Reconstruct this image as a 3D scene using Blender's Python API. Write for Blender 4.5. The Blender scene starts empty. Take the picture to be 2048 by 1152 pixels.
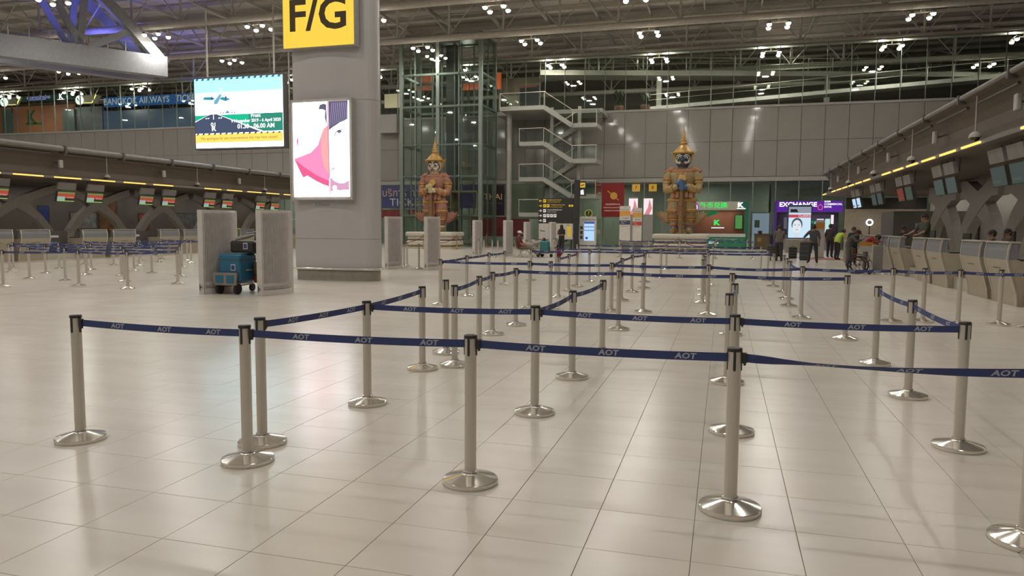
import bpy, bmesh, math, random
from math import sin, cos, pi, radians
from mathutils import Vector, Matrix

random.seed(7)
SC = bpy.context.scene
COL = SC.collection

# ------------------------------------------------------------------ camera
CF, CP, CR, CH, CY = 1463.04, .0837645, .0063331, 1.65, .280919   # focal px, pitch, roll, height, yaw
Fh = Vector((-sin(CY), cos(CY), 0)); Rw = Vector((cos(CY), sin(CY), 0)); Zu = Vector((0, 0, 1))
FW = Fh * cos(CP) - Zu * sin(CP); UW = Fh * sin(CP) + Zu * cos(CP)
RC = Rw * cos(CR) + UW * sin(CR); UC = UW * cos(CR) - Rw * sin(CR)
cam_d = bpy.data.cameras.new('camera'); cam = bpy.data.objects.new('camera', cam_d); COL.objects.link(cam)
cam_d.sensor_width = 36; cam_d.sensor_fit = 'HORIZONTAL'; cam_d.lens = CF / 2048 * 36
cam_d.clip_start = .05; cam_d.clip_end = 400
m3 = Matrix((RC, UC, -FW)).transposed()
cam.matrix_world = Matrix.Translation((0, 0, CH)) @ m3.to_4x4()
SC.camera = cam

# ------------------------------------------------------------------ world, exposure
w = bpy.data.worlds.new('world'); SC.world = w; w.use_nodes = True
bg = w.node_tree.nodes['Background']
bg.inputs[0].default_value = (.92, .93, 1.0, 1); bg.inputs[1].default_value = .12
vs = SC.view_settings
vs.view_transform = 'Standard'; vs.look = 'None'; vs.exposure = 0.14; vs.gamma = 1.0; vs.use_curve_mapping = False
SC.cycles.max_bounces = 4; SC.cycles.transparent_max_bounces = 10
SC.cycles.diffuse_bounces = 2; SC.cycles.glossy_bounces = 2; SC.cycles.transmission_bounces = 2
SC.cycles.use_adaptive_sampling = True; SC.cycles.adaptive_threshold = .05; SC.cycles.sample_clamp_indirect = 4.0
SC.cycles.caustics_reflective = False; SC.cycles.caustics_refractive = False

# ------------------------------------------------------------------ hall lamps: the roof lamp grid (down light of every cluster)
LAMP_X = [3.1 + 8.6 * k for k in range(-9, 3)]
LAMP_Y = [45 + 8.5 * k for k in range(-6, 4)]
LAMP_Z = 15.2
def area(name, loc, rot, size, power, col=(1, 1, 1), shape='DISK', size_y=None, spread=None):
    d = bpy.data.lights.new(name, 'AREA'); d.shape = shape; d.size = size; d.energy = power; d.color = col
    if size_y: d.size_y = size_y
    if spread: d.spread = spread
    o = bpy.data.objects.new(name, d); COL.objects.link(o); o.location = loc; o.rotation_euler = rot
    return o
LAMP_W = 174
for ly in LAMP_Y:
    for lx in LAMP_X:
        if ly > 63 or lx > 13 or (lx > 10 and ly < 44) or (lx < -50 and ly < 40) or (lx < -45 and ly < 25): continue
        area('roof_lamp_light', (lx, ly, LAMP_Z - .25), (0, 0, 0), .55, LAMP_W, (1, .965, .91))

# ------------------------------------------------------------------ pixel helpers (a point seen in the photo, put at its real distance)
def ray(px, py):
    return FW * CF + RC * (px - 1024) - UC * (py - 576)
def gz(px, py, z=0.0):
    d = ray(px, py); return d * ((z - CH) / d.z) + Vector((0, 0, CH))
def gy(px, py, y):
    d = ray(px, py); return d * (y / d.y) + Vector((0, 0, CH))
def gx(px, py, x):
    d = ray(px, py); return d * (x / d.x) + Vector((0, 0, CH))
def pj(p):
    q = Vector(p) - Vector((0, 0, CH)); d = q.dot(FW)
    return (1024 + CF * q.dot(RC) / d, 576 - CF * q.dot(UC) / d, d)

# ------------------------------------------------------------------ materials
def lin(c):
    if isinstance(c, str):
        c = tuple(int(c[i:i + 2], 16) / 255 for i in (0, 2, 4))
    return tuple((x / 12.92 if x <= .04045 else ((x + .055) / 1.055) ** 2.4) for x in c)
MATS = {}
def mat(name, col, rough=.5, metal=0., emit=0., var=.08, scale=6., stretch=(1, 1, 1), spec=.5, ecol=None, coat=0., alpha=1.):
    """procedural surface: base colour broken by a noise, rough / metal / emission"""
    if name in MATS: return MATS[name]
    m = bpy.data.materials.new(name); m.use_nodes = True; MATS[name] = m
    nt = m.node_tree; b = nt.nodes['Principled BSDF']; c = lin(col)
    tc = nt.nodes.new('ShaderNodeTexCoord'); mp = nt.nodes.new('ShaderNodeMapping')
    mp.inputs['Scale'].default_value = stretch
    no = nt.nodes.new('ShaderNodeTexNoise'); no.inputs['Scale'].default_value = scale; no.inputs['Detail'].default_value = 3
    nt.links.new(tc.outputs['Object'], mp.inputs[0]); nt.links.new(mp.outputs[0], no.inputs['Vector'])
    rp = nt.nodes.new('ShaderNodeValToRGB')
    rp.color_ramp.elements[0].position = .3; rp.color_ramp.elements[1].position = .7
    rp.color_ramp.elements[0].color = tuple(x * (1 - var) for x in c) + (1,)
    rp.color_ramp.elements[1].color = tuple(min(1, x * (1 + var)) for x in c) + (1,)
    nt.links.new(no.outputs[0], rp.inputs[0]); nt.links.new(rp.outputs[0], b.inputs['Base Color'])
    b.inputs['Roughness'].default_value = rough; b.inputs['Metallic'].default_value = metal
    b.inputs['Specular IOR Level'].default_value = spec
    if coat: b.inputs['Coat Weight'].default_value = coat
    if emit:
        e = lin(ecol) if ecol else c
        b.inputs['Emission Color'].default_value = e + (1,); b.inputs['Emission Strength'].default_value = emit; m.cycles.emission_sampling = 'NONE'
    m.diffuse_color = c + (1,)
    return m
def lamp_mat(name, col, strength):
    if name in MATS: return MATS[name]
    m = bpy.data.materials.new(name); m.use_nodes = True; MATS[name] = m
    nt = m.node_tree; nt.nodes.remove(nt.nodes['Principled BSDF'])
    e = nt.nodes.new('ShaderNodeEmission'); e.inputs[0].default_value = lin(col) + (1,); e.inputs[1].default_value = strength
    nt.links.new(e.outputs[0], nt.nodes['Material Output'].inputs[0]); m.diffuse_color = lin(col) + (1,)
    m.cycles.emission_sampling = 'NONE'
    return m
def glass_mat(name, tint, refl=.1, rough=.02):
    """thin pane: tinted see-through plus a mirror share that follows Fresnel"""
    if name in MATS: return MATS[name]
    m = bpy.data.materials.new(name); m.use_nodes = True; MATS[name] = m
    nt = m.node_tree; nt.nodes.remove(nt.nodes['Principled BSDF'])
    t = nt.nodes.new('ShaderNodeBsdfTransparent'); t.inputs[0].default_value = tint + (1,)
    g = nt.nodes.new('ShaderNodeBsdfGlossy'); g.inputs[0].default_value = (.9, .95, .92, 1); g.inputs['Roughness'].default_value = rough
    fr = nt.nodes.new('ShaderNodeLayerWeight'); fr.inputs[0].default_value = .5
    pw = nt.nodes.new('ShaderNodeMath'); pw.operation = 'POWER'; pw.inputs[1].default_value = 5; nt.links.new(fr.outputs['Facing'], pw.inputs[0])
    ad = nt.nodes.new('ShaderNodeMath'); ad.operation = 'ADD'; ad.inputs[1].default_value = refl; ad.use_clamp = True
    mx = nt.nodes.new('ShaderNodeMixShader')
    nt.links.new(pw.outputs[0], ad.inputs[0]); nt.links.new(ad.outputs[0], mx.inputs[0])
    nt.links.new(t.outputs[0], mx.inputs[1]); nt.links.new(g.outputs[0], mx.inputs[2])
    nt.links.new(mx.outputs[0], nt.nodes['Material Output'].inputs[0]); m.diffuse_color = tint + (.3,)
    return m
def cell_mat(name, c1, c2, c3, scale, rough=.5, metal=.1):
    """glazed mosaic: cells of c1/c2 with c3 joints"""
    if name in MATS: return MATS[name]
    m = bpy.data.materials.new(name); m.use_nodes = True; MATS[name] = m
    nt = m.node_tree; b = nt.nodes['Principled BSDF']
    tc = nt.nodes.new('ShaderNodeTexCoord')
    vo = nt.nodes.new('ShaderNodeTexVoronoi'); vo.inputs['Scale'].default_value = scale
    vd = nt.nodes.new('ShaderNodeTexVoronoi'); vd.feature = 'DISTANCE_TO_EDGE'; vd.inputs['Scale'].default_value = scale
    nt.links.new(tc.outputs['Object'], vo.inputs['Vector']); nt.links.new(tc.outputs['Object'], vd.inputs['Vector'])
    r1 = nt.nodes.new('ShaderNodeValToRGB'); r1.color_ramp.interpolation = 'CONSTANT'
    r1.color_ramp.elements[0].color = lin(c1) + (1,); r1.color_ramp.elements[1].color = lin(c2) + (1,); r1.color_ramp.elements[1].position = .55
    nt.links.new(vo.outputs['Color'], r1.inputs[0])
    r2 = nt.nodes.new('ShaderNodeValToRGB'); r2.color_ramp.elements[0].position = .04; r2.color_ramp.elements[1].position = .1
    nt.links.new(vd.outputs['Distance'], r2.inputs[0])
    mx = nt.nodes.new('ShaderNodeMix'); mx.data_type = 'RGBA'
    nt.links.new(r2.outputs[0], mx.inputs[0]); mx.inputs[6].default_value = lin(c3) + (1,)
    nt.links.new(r1.outputs[0], mx.inputs[7]); nt.links.new(mx.outputs[2], b.inputs['Base Color'])
    b.inputs['Roughness'].default_value = rough; b.inputs['Metallic'].default_value = metal
    m.diffuse_color = lin(c1) + (1,)
    return m
def floor_mat():
    m = bpy.data.materials.new('floor_stone'); m.use_nodes = True; MATS['floor'] = m
    nt = m.node_tree; b = nt.nodes['Principled BSDF']
    ge = nt.nodes.new('ShaderNodeNewGeometry'); mp = nt.nodes.new('ShaderNodeMapping'); mp.inputs['Scale'].default_value = (.4, 2.2, 1)
    no = nt.nodes.new('ShaderNodeTexNoise'); no.inputs['Scale'].default_value = 1.4; no.inputs['Detail'].default_value = 3
    nt.links.new(ge.outputs['Position'], mp.inputs[0]); nt.links.new(mp.outputs[0], no.inputs['Vector'])
    rp = nt.nodes.new('ShaderNodeValToRGB')
    rp.color_ramp.elements[0].position = .3; rp.color_ramp.elements[1].position = .7
    rp.color_ramp.elements[0].color = lin('cec5b8') + (1,); rp.color_ramp.elements[1].color = lin('d6cec2') + (1,)
    nt.links.new(no.outputs[0], rp.inputs[0]); nt.links.new(rp.outputs[0], b.inputs['Base Color'])
    n2 = nt.nodes.new('ShaderNodeTexNoise'); n2.inputs['Scale'].default_value = .9; n2.inputs['Detail'].default_value = 4
    nt.links.new(ge.outputs['Position'], n2.inputs['Vector'])
    r2 = nt.nodes.new('ShaderNodeMapRange'); r2.inputs[3].default_value = .2; r2.inputs[4].default_value = .29
    nt.links.new(n2.outputs[0], r2.inputs[0]); nt.links.new(r2.outputs[0], b.inputs['Roughness'])
    b.inputs['Specular IOR Level'].default_value = .5
    m.diffuse_color = lin('d6cdbf') + (1,)
    return m
M_FLOOR = floor_mat()
M_GROUT = mat('floor_joint', '857c6e', .9)
M_STEEL = mat('brushed_steel', 'd9d1c4', .36, .65, var=.04, scale=3, stretch=(40, 40, 1))
M_CHROME = mat('polished_steel', 'e4ded4', .14, .82, var=.02)
M_BLACKP = mat('black_plastic', '35322d', .45)
M_BELT = mat('blue_webbing', '3f4878', .75, var=.08, scale=120)
M_LETTER = mat('grey_print', 'b3b6bd', .7)
M_PANEL = mat('grey_wall_panel', '9a958d', .07, .0, var=.04, scale=.6)
M_WHITE = mat('white_paint', 'd8d4cb', .5)
M_LGREY = mat('light_grey_paint', 'a9a59d', .5)
M_GREY = mat('mid_grey_paint', '7f7b76', .55)
M_DGREY = mat('dark_grey_paint', '58544f', .6)
M_DARK = mat('dark_soffit', '5a5044', .7)
M_ROOF = mat('roof_deck', 'd2c8bc', .8, var=.15, scale=.8, stretch=(.2, 6, 1))
M_TRUSS = mat('roof_steel_paint', 'cdc5ba', .5)
M_TRUSSW = mat('white_girder_paint', '9fa0a3', .5)
M_FRAME = mat('green_grey_frame', '8b9389', .4, .3)
M_GLASS = glass_mat('green_glass', (.85, .90, .86), .05)
M_GLASSC = glass_mat('clear_glass', (.91, .95, .92), .03)
M_SCREENG = lamp_mat('strip_lamp', 'ffbe5e', 1.9)

# ------------------------------------------------------------------ mesh builder
class MB:
    def __init__(s): s.v = []; s.f = []; s.m = []; s.s = []
    def add(s, vs_, fs_, m=0, smooth=False):
        o = len(s.v); s.v += [tuple(x) for x in vs_]
        for f_ in fs_: s.f.append(tuple(i + o for i in f_)); s.m.append(m); s.s.append(smooth)
        return s
    def bx(s, x0, x1, y0, y1, z0, z1, m=0):
        return s.add([(x0, y0, z0), (x1, y0, z0), (x1, y1, z0), (x0, y1, z0), (x0, y0, z1), (x1, y0, z1), (x1, y1, z1), (x0, y1, z1)],
                     [(3, 2, 1, 0), (4, 5, 6, 7), (0, 1, 5, 4), (1, 2, 6, 5), (2, 3, 7, 6), (3, 0, 4, 7)], m)
    def box(s, c, d, rz=0, m=0, rx=0):
        R_ = Matrix.Rotation(rz, 3, 'Z') @ Matrix.Rotation(rx, 3, 'X'); c = Vector(c); h = Vector(d) / 2
        V_ = [c + R_ @ Vector((sx * h.x, sy * h.y, sz * h.z)) for sz in (-1, 1) for sx, sy in ((-1, -1), (1, -1), (1, 1), (-1, 1))]
        return s.add(V_, [(3, 2, 1, 0), (4, 5, 6, 7), (0, 1, 5, 4), (1, 2, 6, 5), (2, 3, 7, 6), (3, 0, 4, 7)], m)
    def bar(s, a, b, w_, h_, m=0):
        """rectangular bar from a to b"""
        a = Vector(a); b = Vector(b); d = (b - a).normalized()
        u = d.cross(Zu); u = u.normalized() if u.length > 1e-4 else Vector((1, 0, 0)); v = u.cross(d)
        V_ = [p + u * sx * w_ / 2 + v * sz * h_ / 2 for p in (a, b) for sx, sz in ((-1, -1), (1, -1), (1, 1), (-1, 1))]
        return s.add(V_, [(0, 1, 2, 3), (7, 6, 5, 4), (0, 4, 5, 1), (1, 5, 6, 2), (2, 6, 7, 3), (3, 7, 4, 0)], m)
    def tube(s, pts, r, n=10, m=0, caps=True, smooth=True, flat=1.0, up=None):
        pts = [Vector(p) for p in pts]; k = len(pts); rr = r if isinstance(r, (list, tuple)) else [r] * k
        d0 = (pts[1] - pts[0]).normalized()
        u = Vector(up) if up else (Vector((0, 0, 1)) if abs(d0.z) < .9 else Vector((1, 0, 0)))
        u = (u - d0 * u.dot(d0)).normalized(); V_ = []
        for i, p in enumerate(pts):
            d = (pts[min(i + 1, k - 1)] - pts[max(i - 1, 0)]).normalized()
            u = (u - d * u.dot(d)).normalized(); w_ = d.cross(u)
            for j in range(n):
                a = 2 * pi * j / n; V_.append(p + (u * cos(a) * flat + w_ * sin(a)) * rr[i])
        F_ = [(i * n + j, i * n + (j + 1) % n, (i + 1) * n + (j + 1) % n, (i + 1) * n + j) for i in range(k - 1) for j in range(n)]
        s.add(V_, F_, m, smooth)
        if caps: s.add(V_[:n], [tuple(range(n - 1, -1, -1))], m); s.add(V_[-n:], [tuple(range(n))], m)
        return s
    def cyl(s, a, b, r, n=12, m=0, r2=None): return s.tube([a, b], [r, r if r2 is None else r2], n, m)
    def lathe(s, prof, n=24, c=(0, 0, 0), sx=1, sy=1, m=0, smooth=True, caps=True):
        V_ = [(c[0] + r * cos(2 * pi * j / n) * sx, c[1] + r * sin(2 * pi * j / n) * sy, c[2] + z) for r, z in prof for j in range(n)]
        F_ = [(i * n + j, i * n + (j + 1) % n, (i + 1) * n + (j + 1) % n, (i + 1) * n + j) for i in range(len(prof) - 1) for j in range(n)]
        s.add(V_, F_, m, smooth)
        if caps: s.add(V_[:n], [tuple(range(n - 1, -1, -1))], m); s.add(V_[-n:], [tuple(range(n))], m)
        return s
    def ball(s, c, r, n=14, m=0, k=8, lo=-pi / 2, hi=pi / 2):
        r = (r, r, r) if isinstance(r, (int, float)) else r
        pr = [(max(cos(lo + (hi - lo) * i / k), .001), sin(lo + (hi - lo) * i / k) * r[2]) for i in range(k + 1)]
        return s.lathe(pr, n, c, r[0], r[1], m)
    def prism(s, poly, a, b, m=0, smooth=False):
        """poly: list of 3-d points; swept from offset a to offset b (vectors)"""
        n = len(poly); a = Vector(a); b = Vector(b); P = [Vector(p) for p in poly]
        return s.add([p + a for p in P] + [p + b for p in P],
                     [tuple(range(n - 1, -1, -1)), tuple(range(n, 2 * n))] + [(i, (i + 1) % n, n + (i + 1) % n, n + i) for i in range(n)], m, smooth)
    def rbox(s, c, d, r, m=0, seg=3, rz=0):
        """box with rounded upright edges and chamfered top/bottom"""
        c = Vector(c); hx, hy, hz = d[0] / 2, d[1] / 2, d[2] / 2; R_ = Matrix.Rotation(rz, 3, 'Z'); V_ = []; ch = min(r * .6, hz * .5); n = 4 * (seg + 1)
        for zz, ins in ((-hz, ch), (-hz + ch, 0), (hz - ch, 0), (hz, ch)):
            for q, (sx, sy) in enumerate(((1, 1), (-1, 1), (-1, -1), (1, -1))):
                for i in range(seg + 1):
                    a = q * pi / 2 + pi / 2 * i / seg; rr = max(r - ins, .001)
                    V_.append(c + R_ @ Vector((sx * (hx - r) + rr * cos(a), sy * (hy - r) + rr * sin(a), zz)))
        F_ = [(i * n + j, i * n + (j + 1) % n, (i + 1) * n + (j + 1) % n, (i + 1) * n + j) for i in range(3) for j in range(n)]
        F_ += [tuple(range(n - 1, -1, -1)), tuple(range(3 * n, 4 * n))]
        return s.add(V_, F_, m)
    def mesh(s, name, mats, off=None):
        me = bpy.data.meshes.new(name)
        v_ = s.v if off is None else [(x - off[0], y - off[1], z - off[2]) for x, y, z in s.v]
        me.from_pydata(v_, [], s.f)
        for m_ in (mats if isinstance(mats, (list, tuple)) else [mats]): me.materials.append(m_)
        me.polygons.foreach_set('material_index', s.m); me.polygons.foreach_set('use_smooth', s.s); me.update()
        return me
    def build(s, name, mats, parent=None, local=False):
        """world coordinates by default; under a parent they are taken relative to its (unrotated) place"""
        off = None
        if parent is not None and not local:
            off = Vector(parent.location)
            if parent.parent is not None: off = off + parent.parent.location
        return put(name, s.mesh(name, mats, off), parent)
def put(name, me, parent=None, loc=None, rz=0):
    o = bpy.data.objects.new(name, me); COL.objects.link(o)
    if parent is not None: o.parent = parent
    if loc is not None: o.location = loc
    if rz: o.rotation_euler = (0, 0, rz)
    return o
def tag(o, label=None, cat=None, group=None, kind=None):
    if label: o['label'] = label
    if cat: o['category'] = cat
    if group: o['group'] = group
    if kind: o['kind'] = kind
    return o
def thing(name, label, cat, loc=(0, 0, 0), rz=0, group=None, kind=None):
    o = bpy.data.objects.new(name, None); COL.objects.link(o); o.empty_display_size = .2
    o.location = loc; o.rotation_euler = (0, 0, rz)
    return tag(o, label, cat, group, kind)
def struct(name, mb, mats, parent=None):
    o = mb.build(name, mats, parent)
    if parent is None: o['kind'] = 'structure'
    return o
# ------------------------------------------------------------------ lettering
_TC = {}
def text_geo(body, size, shear=0., sx=1., bold=0., align='CENTER', res=3):
    k = (body, size, shear, sx, bold, align)
    if k in _TC: return _TC[k]
    cu = bpy.data.curves.new('t', 'FONT'); cu.body = body; cu.size = size; cu.shear = shear; cu.align_x = align; cu.align_y = 'CENTER'
    cu.resolution_u = res; cu.offset = bold * size
    o = bpy.data.objects.new('t', cu)
    me = bpy.data.meshes.new_from_object(o)
    V_ = [(v.co.x * sx, v.co.y) for v in me.vertices]; F_ = [tuple(p.vertices) for p in me.polygons]
    bpy.data.objects.remove(o); bpy.data.curves.remove(cu); bpy.data.meshes.remove(me)
    _TC[k] = (V_, F_); return V_, F_
class Panel:
    """a flat face: origin at its lower left, unit right / up; layers lie 3 mm apart on it"""
    def __init__(s, o, right, up, step=.003): s.o = Vector(o); s.r = Vector(right).normalized(); s.u = Vector(up).normalized(); s.n = s.r.cross(s.u).normalized(); s.k = 1; s.step = step
    def P(s, x, y, k=None): return s.o + s.r * x + s.u * y + s.n * (s.step * (s.k if k is None else k))
    def poly(s, name, pts, m, parent, layer=None):
        P_ = [s.P(x, y, layer) for x, y in pts]; mb = MB(); n = len(P_); mb.add(P_, [tuple(range(n))])
        return mb.build(name, m, parent)
    def text(s, name, body, size, x, y, m, parent, layer=None, **kw):
        V_, F_ = text_geo(body, size, **kw); mb = MB(); mb.add([s.P(x + a, y + b, layer) for a, b in V_], F_)
        return mb.build(name, m, parent)
def circle(cx, cy, r, n=20, ry=None, a0=0, a1=2 * pi):
    return [(cx + r * cos(a0 + (a1 - a0) * i / n), cy + (ry or r) * sin(a0 + (a1 - a0) * i / n)) for i in range(n)]

# ================================================================== THE SETTING
T = .537032; TX0 = -.112695; TY0 = 5.225596
I0, I1, J0, J1 = -37, 17, -8, 40
fx0, fx1, fy0, fy1 = TX0 + I0 * T, TX0 + I1 * T, TY0 + J0 * T, TY0 + J1 * T
mb = MB()
mb.add([(fx0, fy0, -.005), (fx1, fy0, -.005), (fx1, fy1, -.005), (fx0, fy1, -.005)], [(0, 1, 2, 3)], 1)
for x0, x1, y0, y1 in ((-105, 32, -25, fy0), (-105, 32, fy1, 95), (-105, fx0, fy0, fy1), (fx1, 32, fy0, fy1)):
    mb.add([(x0, y0, 0), (x1, y0, 0), (x1, y1, 0), (x0, y1, 0)], [(0, 1, 2, 3)], 0)
mb.bx(-105, 32, -25, 95, -.4, -.05, 1)
floor = struct('floor', mb, [M_FLOOR, M_GROUT])
g_ = .0016; b_ = .0012
def tile_geo(mb_, ox, oy):
    a0, a1 = g_, T - g_; c0, c1 = a0 + b_, a1 - b_
    mb_.add([(ox + x, oy + y, z) for x, y, z in ((a0, a0, -.006), (a1, a0, -.006), (a1, a1, -.006), (a0, a1, -.006), (a0, a0, -b_), (a1, a0, -b_), (a1, a1, -b_), (a0, a1, -b_), (c0, c0, 0), (c1, c0, 0), (c1, c1, 0), (c0, c1, 0))],
            [(0, 1, 5, 4), (1, 2, 6, 5), (2, 3, 7, 6), (3, 0, 4, 7), (4, 5, 9, 8), (5, 6, 10, 9), (6, 7, 11, 10), (7, 4, 8, 11), (8, 9, 10, 11)])
cells = []
for i in range(I0, I1):
    for j in range(J0, J1):
        c = (TX0 + (i + .5) * T, TY0 + (j + .5) * T, 0)
        x, y, d = pj(c)
        vis = d > .5 and -120 < x < 2168 and 400 < y < 1260
        cells.append((0 if vis else 1, d, i, j))
cells.sort()
t1 = MB(); tile_geo(t1, 0, 0); tile_me = t1.mesh('tile', M_FLOOR); rest = MB()
for n, (_, d, i, j) in enumerate(cells):
    if n < 300:
        put('tile', tile_me, floor, (TX0 + i * T, TY0 + j * T, random.uniform(-.0004, .0002)))
    else: tile_geo(rest, TX0 + i * T, TY0 + j * T)
tag(rest.build('tile_field', M_FLOOR, floor), kind='stuff')
jm = MB(); jm.bx(-16.075, -16.05, fy1 - 15, 60, .0, .0015); jm.build('expansion_joint', M_GROUT, floor)

# ceiling deck, purlins
CZ = 19.6
mb = MB(); mb.bx(-105, 32, -25, 95, CZ, CZ + .4); ceiling = struct('ceiling', mb, M_ROOF)
pm = MB(); pm.bar((-105, 0, 0), (30, 0, 0), .16, .3); pmesh = pm.mesh('purlin', M_TRUSS)
for k in range(24):
    put('purlin', pmesh, ceiling, (0, 26 + 2.83 * k, CZ - .25))
pm = MB(); pm.bar((0, 20, 0), (0, 92, 0), .12, .22); pmesh2 = pm.mesh('purlin', M_TRUSS)
for k in range(26): put('purlin', pmesh2, ceiling, (-88 + 4.3 * k, 0, CZ - .5))

# outer walls
mb = MB(); mb.bx(-105, 32, 90, 90.4, 0, CZ); struct('wall_far', mb, mat('far_wall_paint', '8a8278', .8))
mb = MB(); mb.bx(-103, -102.6, -25, 90, 0, CZ); struct('wall_left', mb, mat('side_wall_paint', '8a8278', .8))
mb = MB(); mb.bx(30, 30.4, -25, 90, 0, CZ); struct('wall_right', mb, mat('side_wall_paint', '8a8278', .8))

# far wall: two rows of grey panels above the shop fronts
WY = 61.4; PW = 1.7; PX = [-3.01 + PW * k for k in range(-45, 16)]
mb = MB(); mb.bx(PX[0], PX[-1], WY + .06, WY + .3, 5.7, 11.1); mb.bx(PX[0], PX[-1], WY - .12, WY + .3, 5.35, 5.68, 1); mb.bx(PX[0], PX[-1], WY - .1, WY + .3, 11.08, 11.26, 1)
wall = struct('wall_back', mb, [mat('panel_backing', '6b665f', .7), M_LGREY])
def panel_mesh(h):
    q = MB(); q.bx(.015, PW - .015, -.05, .06, 0, h); return q.mesh('panel', M_PANEL)
pa, pb = panel_mesh(2.755), panel_mesh(2.56)
for x in PX[:-1]:
    put('panel', pa, wall, (x, WY, 5.72)); put('panel', pb, wall, (x, WY, 8.5))
# shop-front glazing below, tall glazing above
win1 = thing('window_1', None, None, (0, WY, 0)); win1['kind'] = 'structure'
q = MB(); q.bx(.04, PW - .04, 0, .02, .12, 5.3); gm = q.mesh('pane', M_GLASS)
q = MB(); q.bx(-.04, .04, -.06, .08, 0, 5.35); mm = q.mesh('mullion', M_FRAME)
for x in PX:
    if -60 < x < 20: put('pane', gm, win1, (x, 0, 0)); put('mullion', mm, win1, (x, 0, 0))
q = MB(); q.bx(-60, 20, WY - .05, WY + .1, 0, .12); q.build('sill', M_FRAME, win1)
win2 = thing('window_2', None, None, (0, WY, 0)); win2['kind'] = 'structure'
q = MB(); q.bx(.02, PW - .02, 0, .02, 11.27, 15.75); gm2 = q.mesh('pane', glass_mat('dim_glass', (.88, .92, .88), .04))
q = MB(); q.bx(-.025, .025, -.03, .05, 11.26, 15.8); mm2 = q.mesh('mullion', M_FRAME)
for x in PX:
    if x < 21: put('pane', gm2, win2, (x, 0, 0)); put('mullion', mm2, win2, (x, 0, 0))
q = MB(); q.bx(PX[0], PX[-1], WY - .05, WY + .08, 15.72, 15.84); q.build('top_rail', M_FRAME, win2)
# ground-floor back wall behind the glazing, upper floor slab, upper back wall
mb = MB(); mb.bx(-62, 3.6, 66.5, 66.8, 0, 5.4); struct('wall_shop', mb, mat('green_grey_wall', '8c9488', .6)); mb = MB(); mb.bx(3.6, 22, 63.2, 63.5, 0, 5.4); struct('wall_shop_right', mb, mat('sage_wall', 'b3b8a2', .6))
mb = MB(); mb.bx(-100, 28, WY + .35, 90, 10.75, 11.1); struct('floor_upper', mb, M_DGREY)
mb = MB(); mb.bx(-100, 28, WY + .35, 90, 5.4, 5.6); struct('ceiling_shop', mb, M_GREY)
for x in range(-50, 16, 8): area('shop_fill', (x, 64, 5.3), (0, 0, 0), 1.5, 95, (1, .97, .88), 'RECTANGLE', .6)  # added fill to light the rooms behind the glazing, no fittings modelled
mb = MB(); mb.bx(-100, 28, 84, 84.3, 11.1, CZ); struct('wall_upper', mb, mat('upper_wall_paint', '8a857a', .8))
for x in range(-70, 20, 15): area('upper_floor_fill', (x, 72, 17.5), (0, 0, 0), 2, 330, (1, .95, .88))  # added fill that lifts the brightness behind the tall glazing

# ------------------------------------------------------------------ roof trusses
ORD = ['first', 'second', 'third', 'fourth', 'fifth', 'sixth', 'seventh', 'eighth', 'ninth', 'tenth', 'eleventh', 'twelfth']
q = MB(); q.cyl((0, 0, 16.15), (0, 0, 18.6), .09, 8); post_me = q.mesh('truss_post', M_TRUSS)
q = MB(); q.cyl((0, 0, 16.1), (2.15, 0, 18.6), .045, 6); br1 = q.mesh('brace', M_TRUSS)
q = MB(); q.cyl((0, 0, 16.1), (-2.15, 0, 18.6), .045, 6); br2 = q.mesh('brace', M_TRUSS)
q = MB(); q.cyl((0, 0, 18.6), (0, -8.5, 16.3), .05, 6); br3 = q.mesh('brace', M_TRUSS)
TN = {28: 'nearest to the camera', 36.5: 'second from the camera', 45: 'third from the camera', 53.5: 'over the standing statues', 62: 'over the grey panel wall', 70.5: 'behind the tall glazing', 79: 'farthest back'}
for ty, nm in TN.items():
    t = thing('roof_truss', 'grey tubular roof truss running across the hall, ' + nm, 'truss', (0, ty, 0), group='roof trusses across the hall')
    q = MB(); q.cyl((-88, ty, 15.95), (24, ty, 15.95), .25, 14); q.build('bottom_chord', M_TRUSS, t)
    q = MB(); q.cyl((-88, ty, 18.6), (24, ty, 18.6), .15, 10); q.build('top_chord', M_TRUSS, t)
    for k in range(26):
        x = -88 + 4.3 * k + (3.1 + 88) % 4.3 - 2.15
        put('truss_post', post_me, t, (x, 0, 0)); put('brace', br1, t, (x, 0, 0)); put('brace', br2, t, (x, 0, 0))
        if k % 2: put('brace', br3, t, (x, 0, 0))
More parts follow.
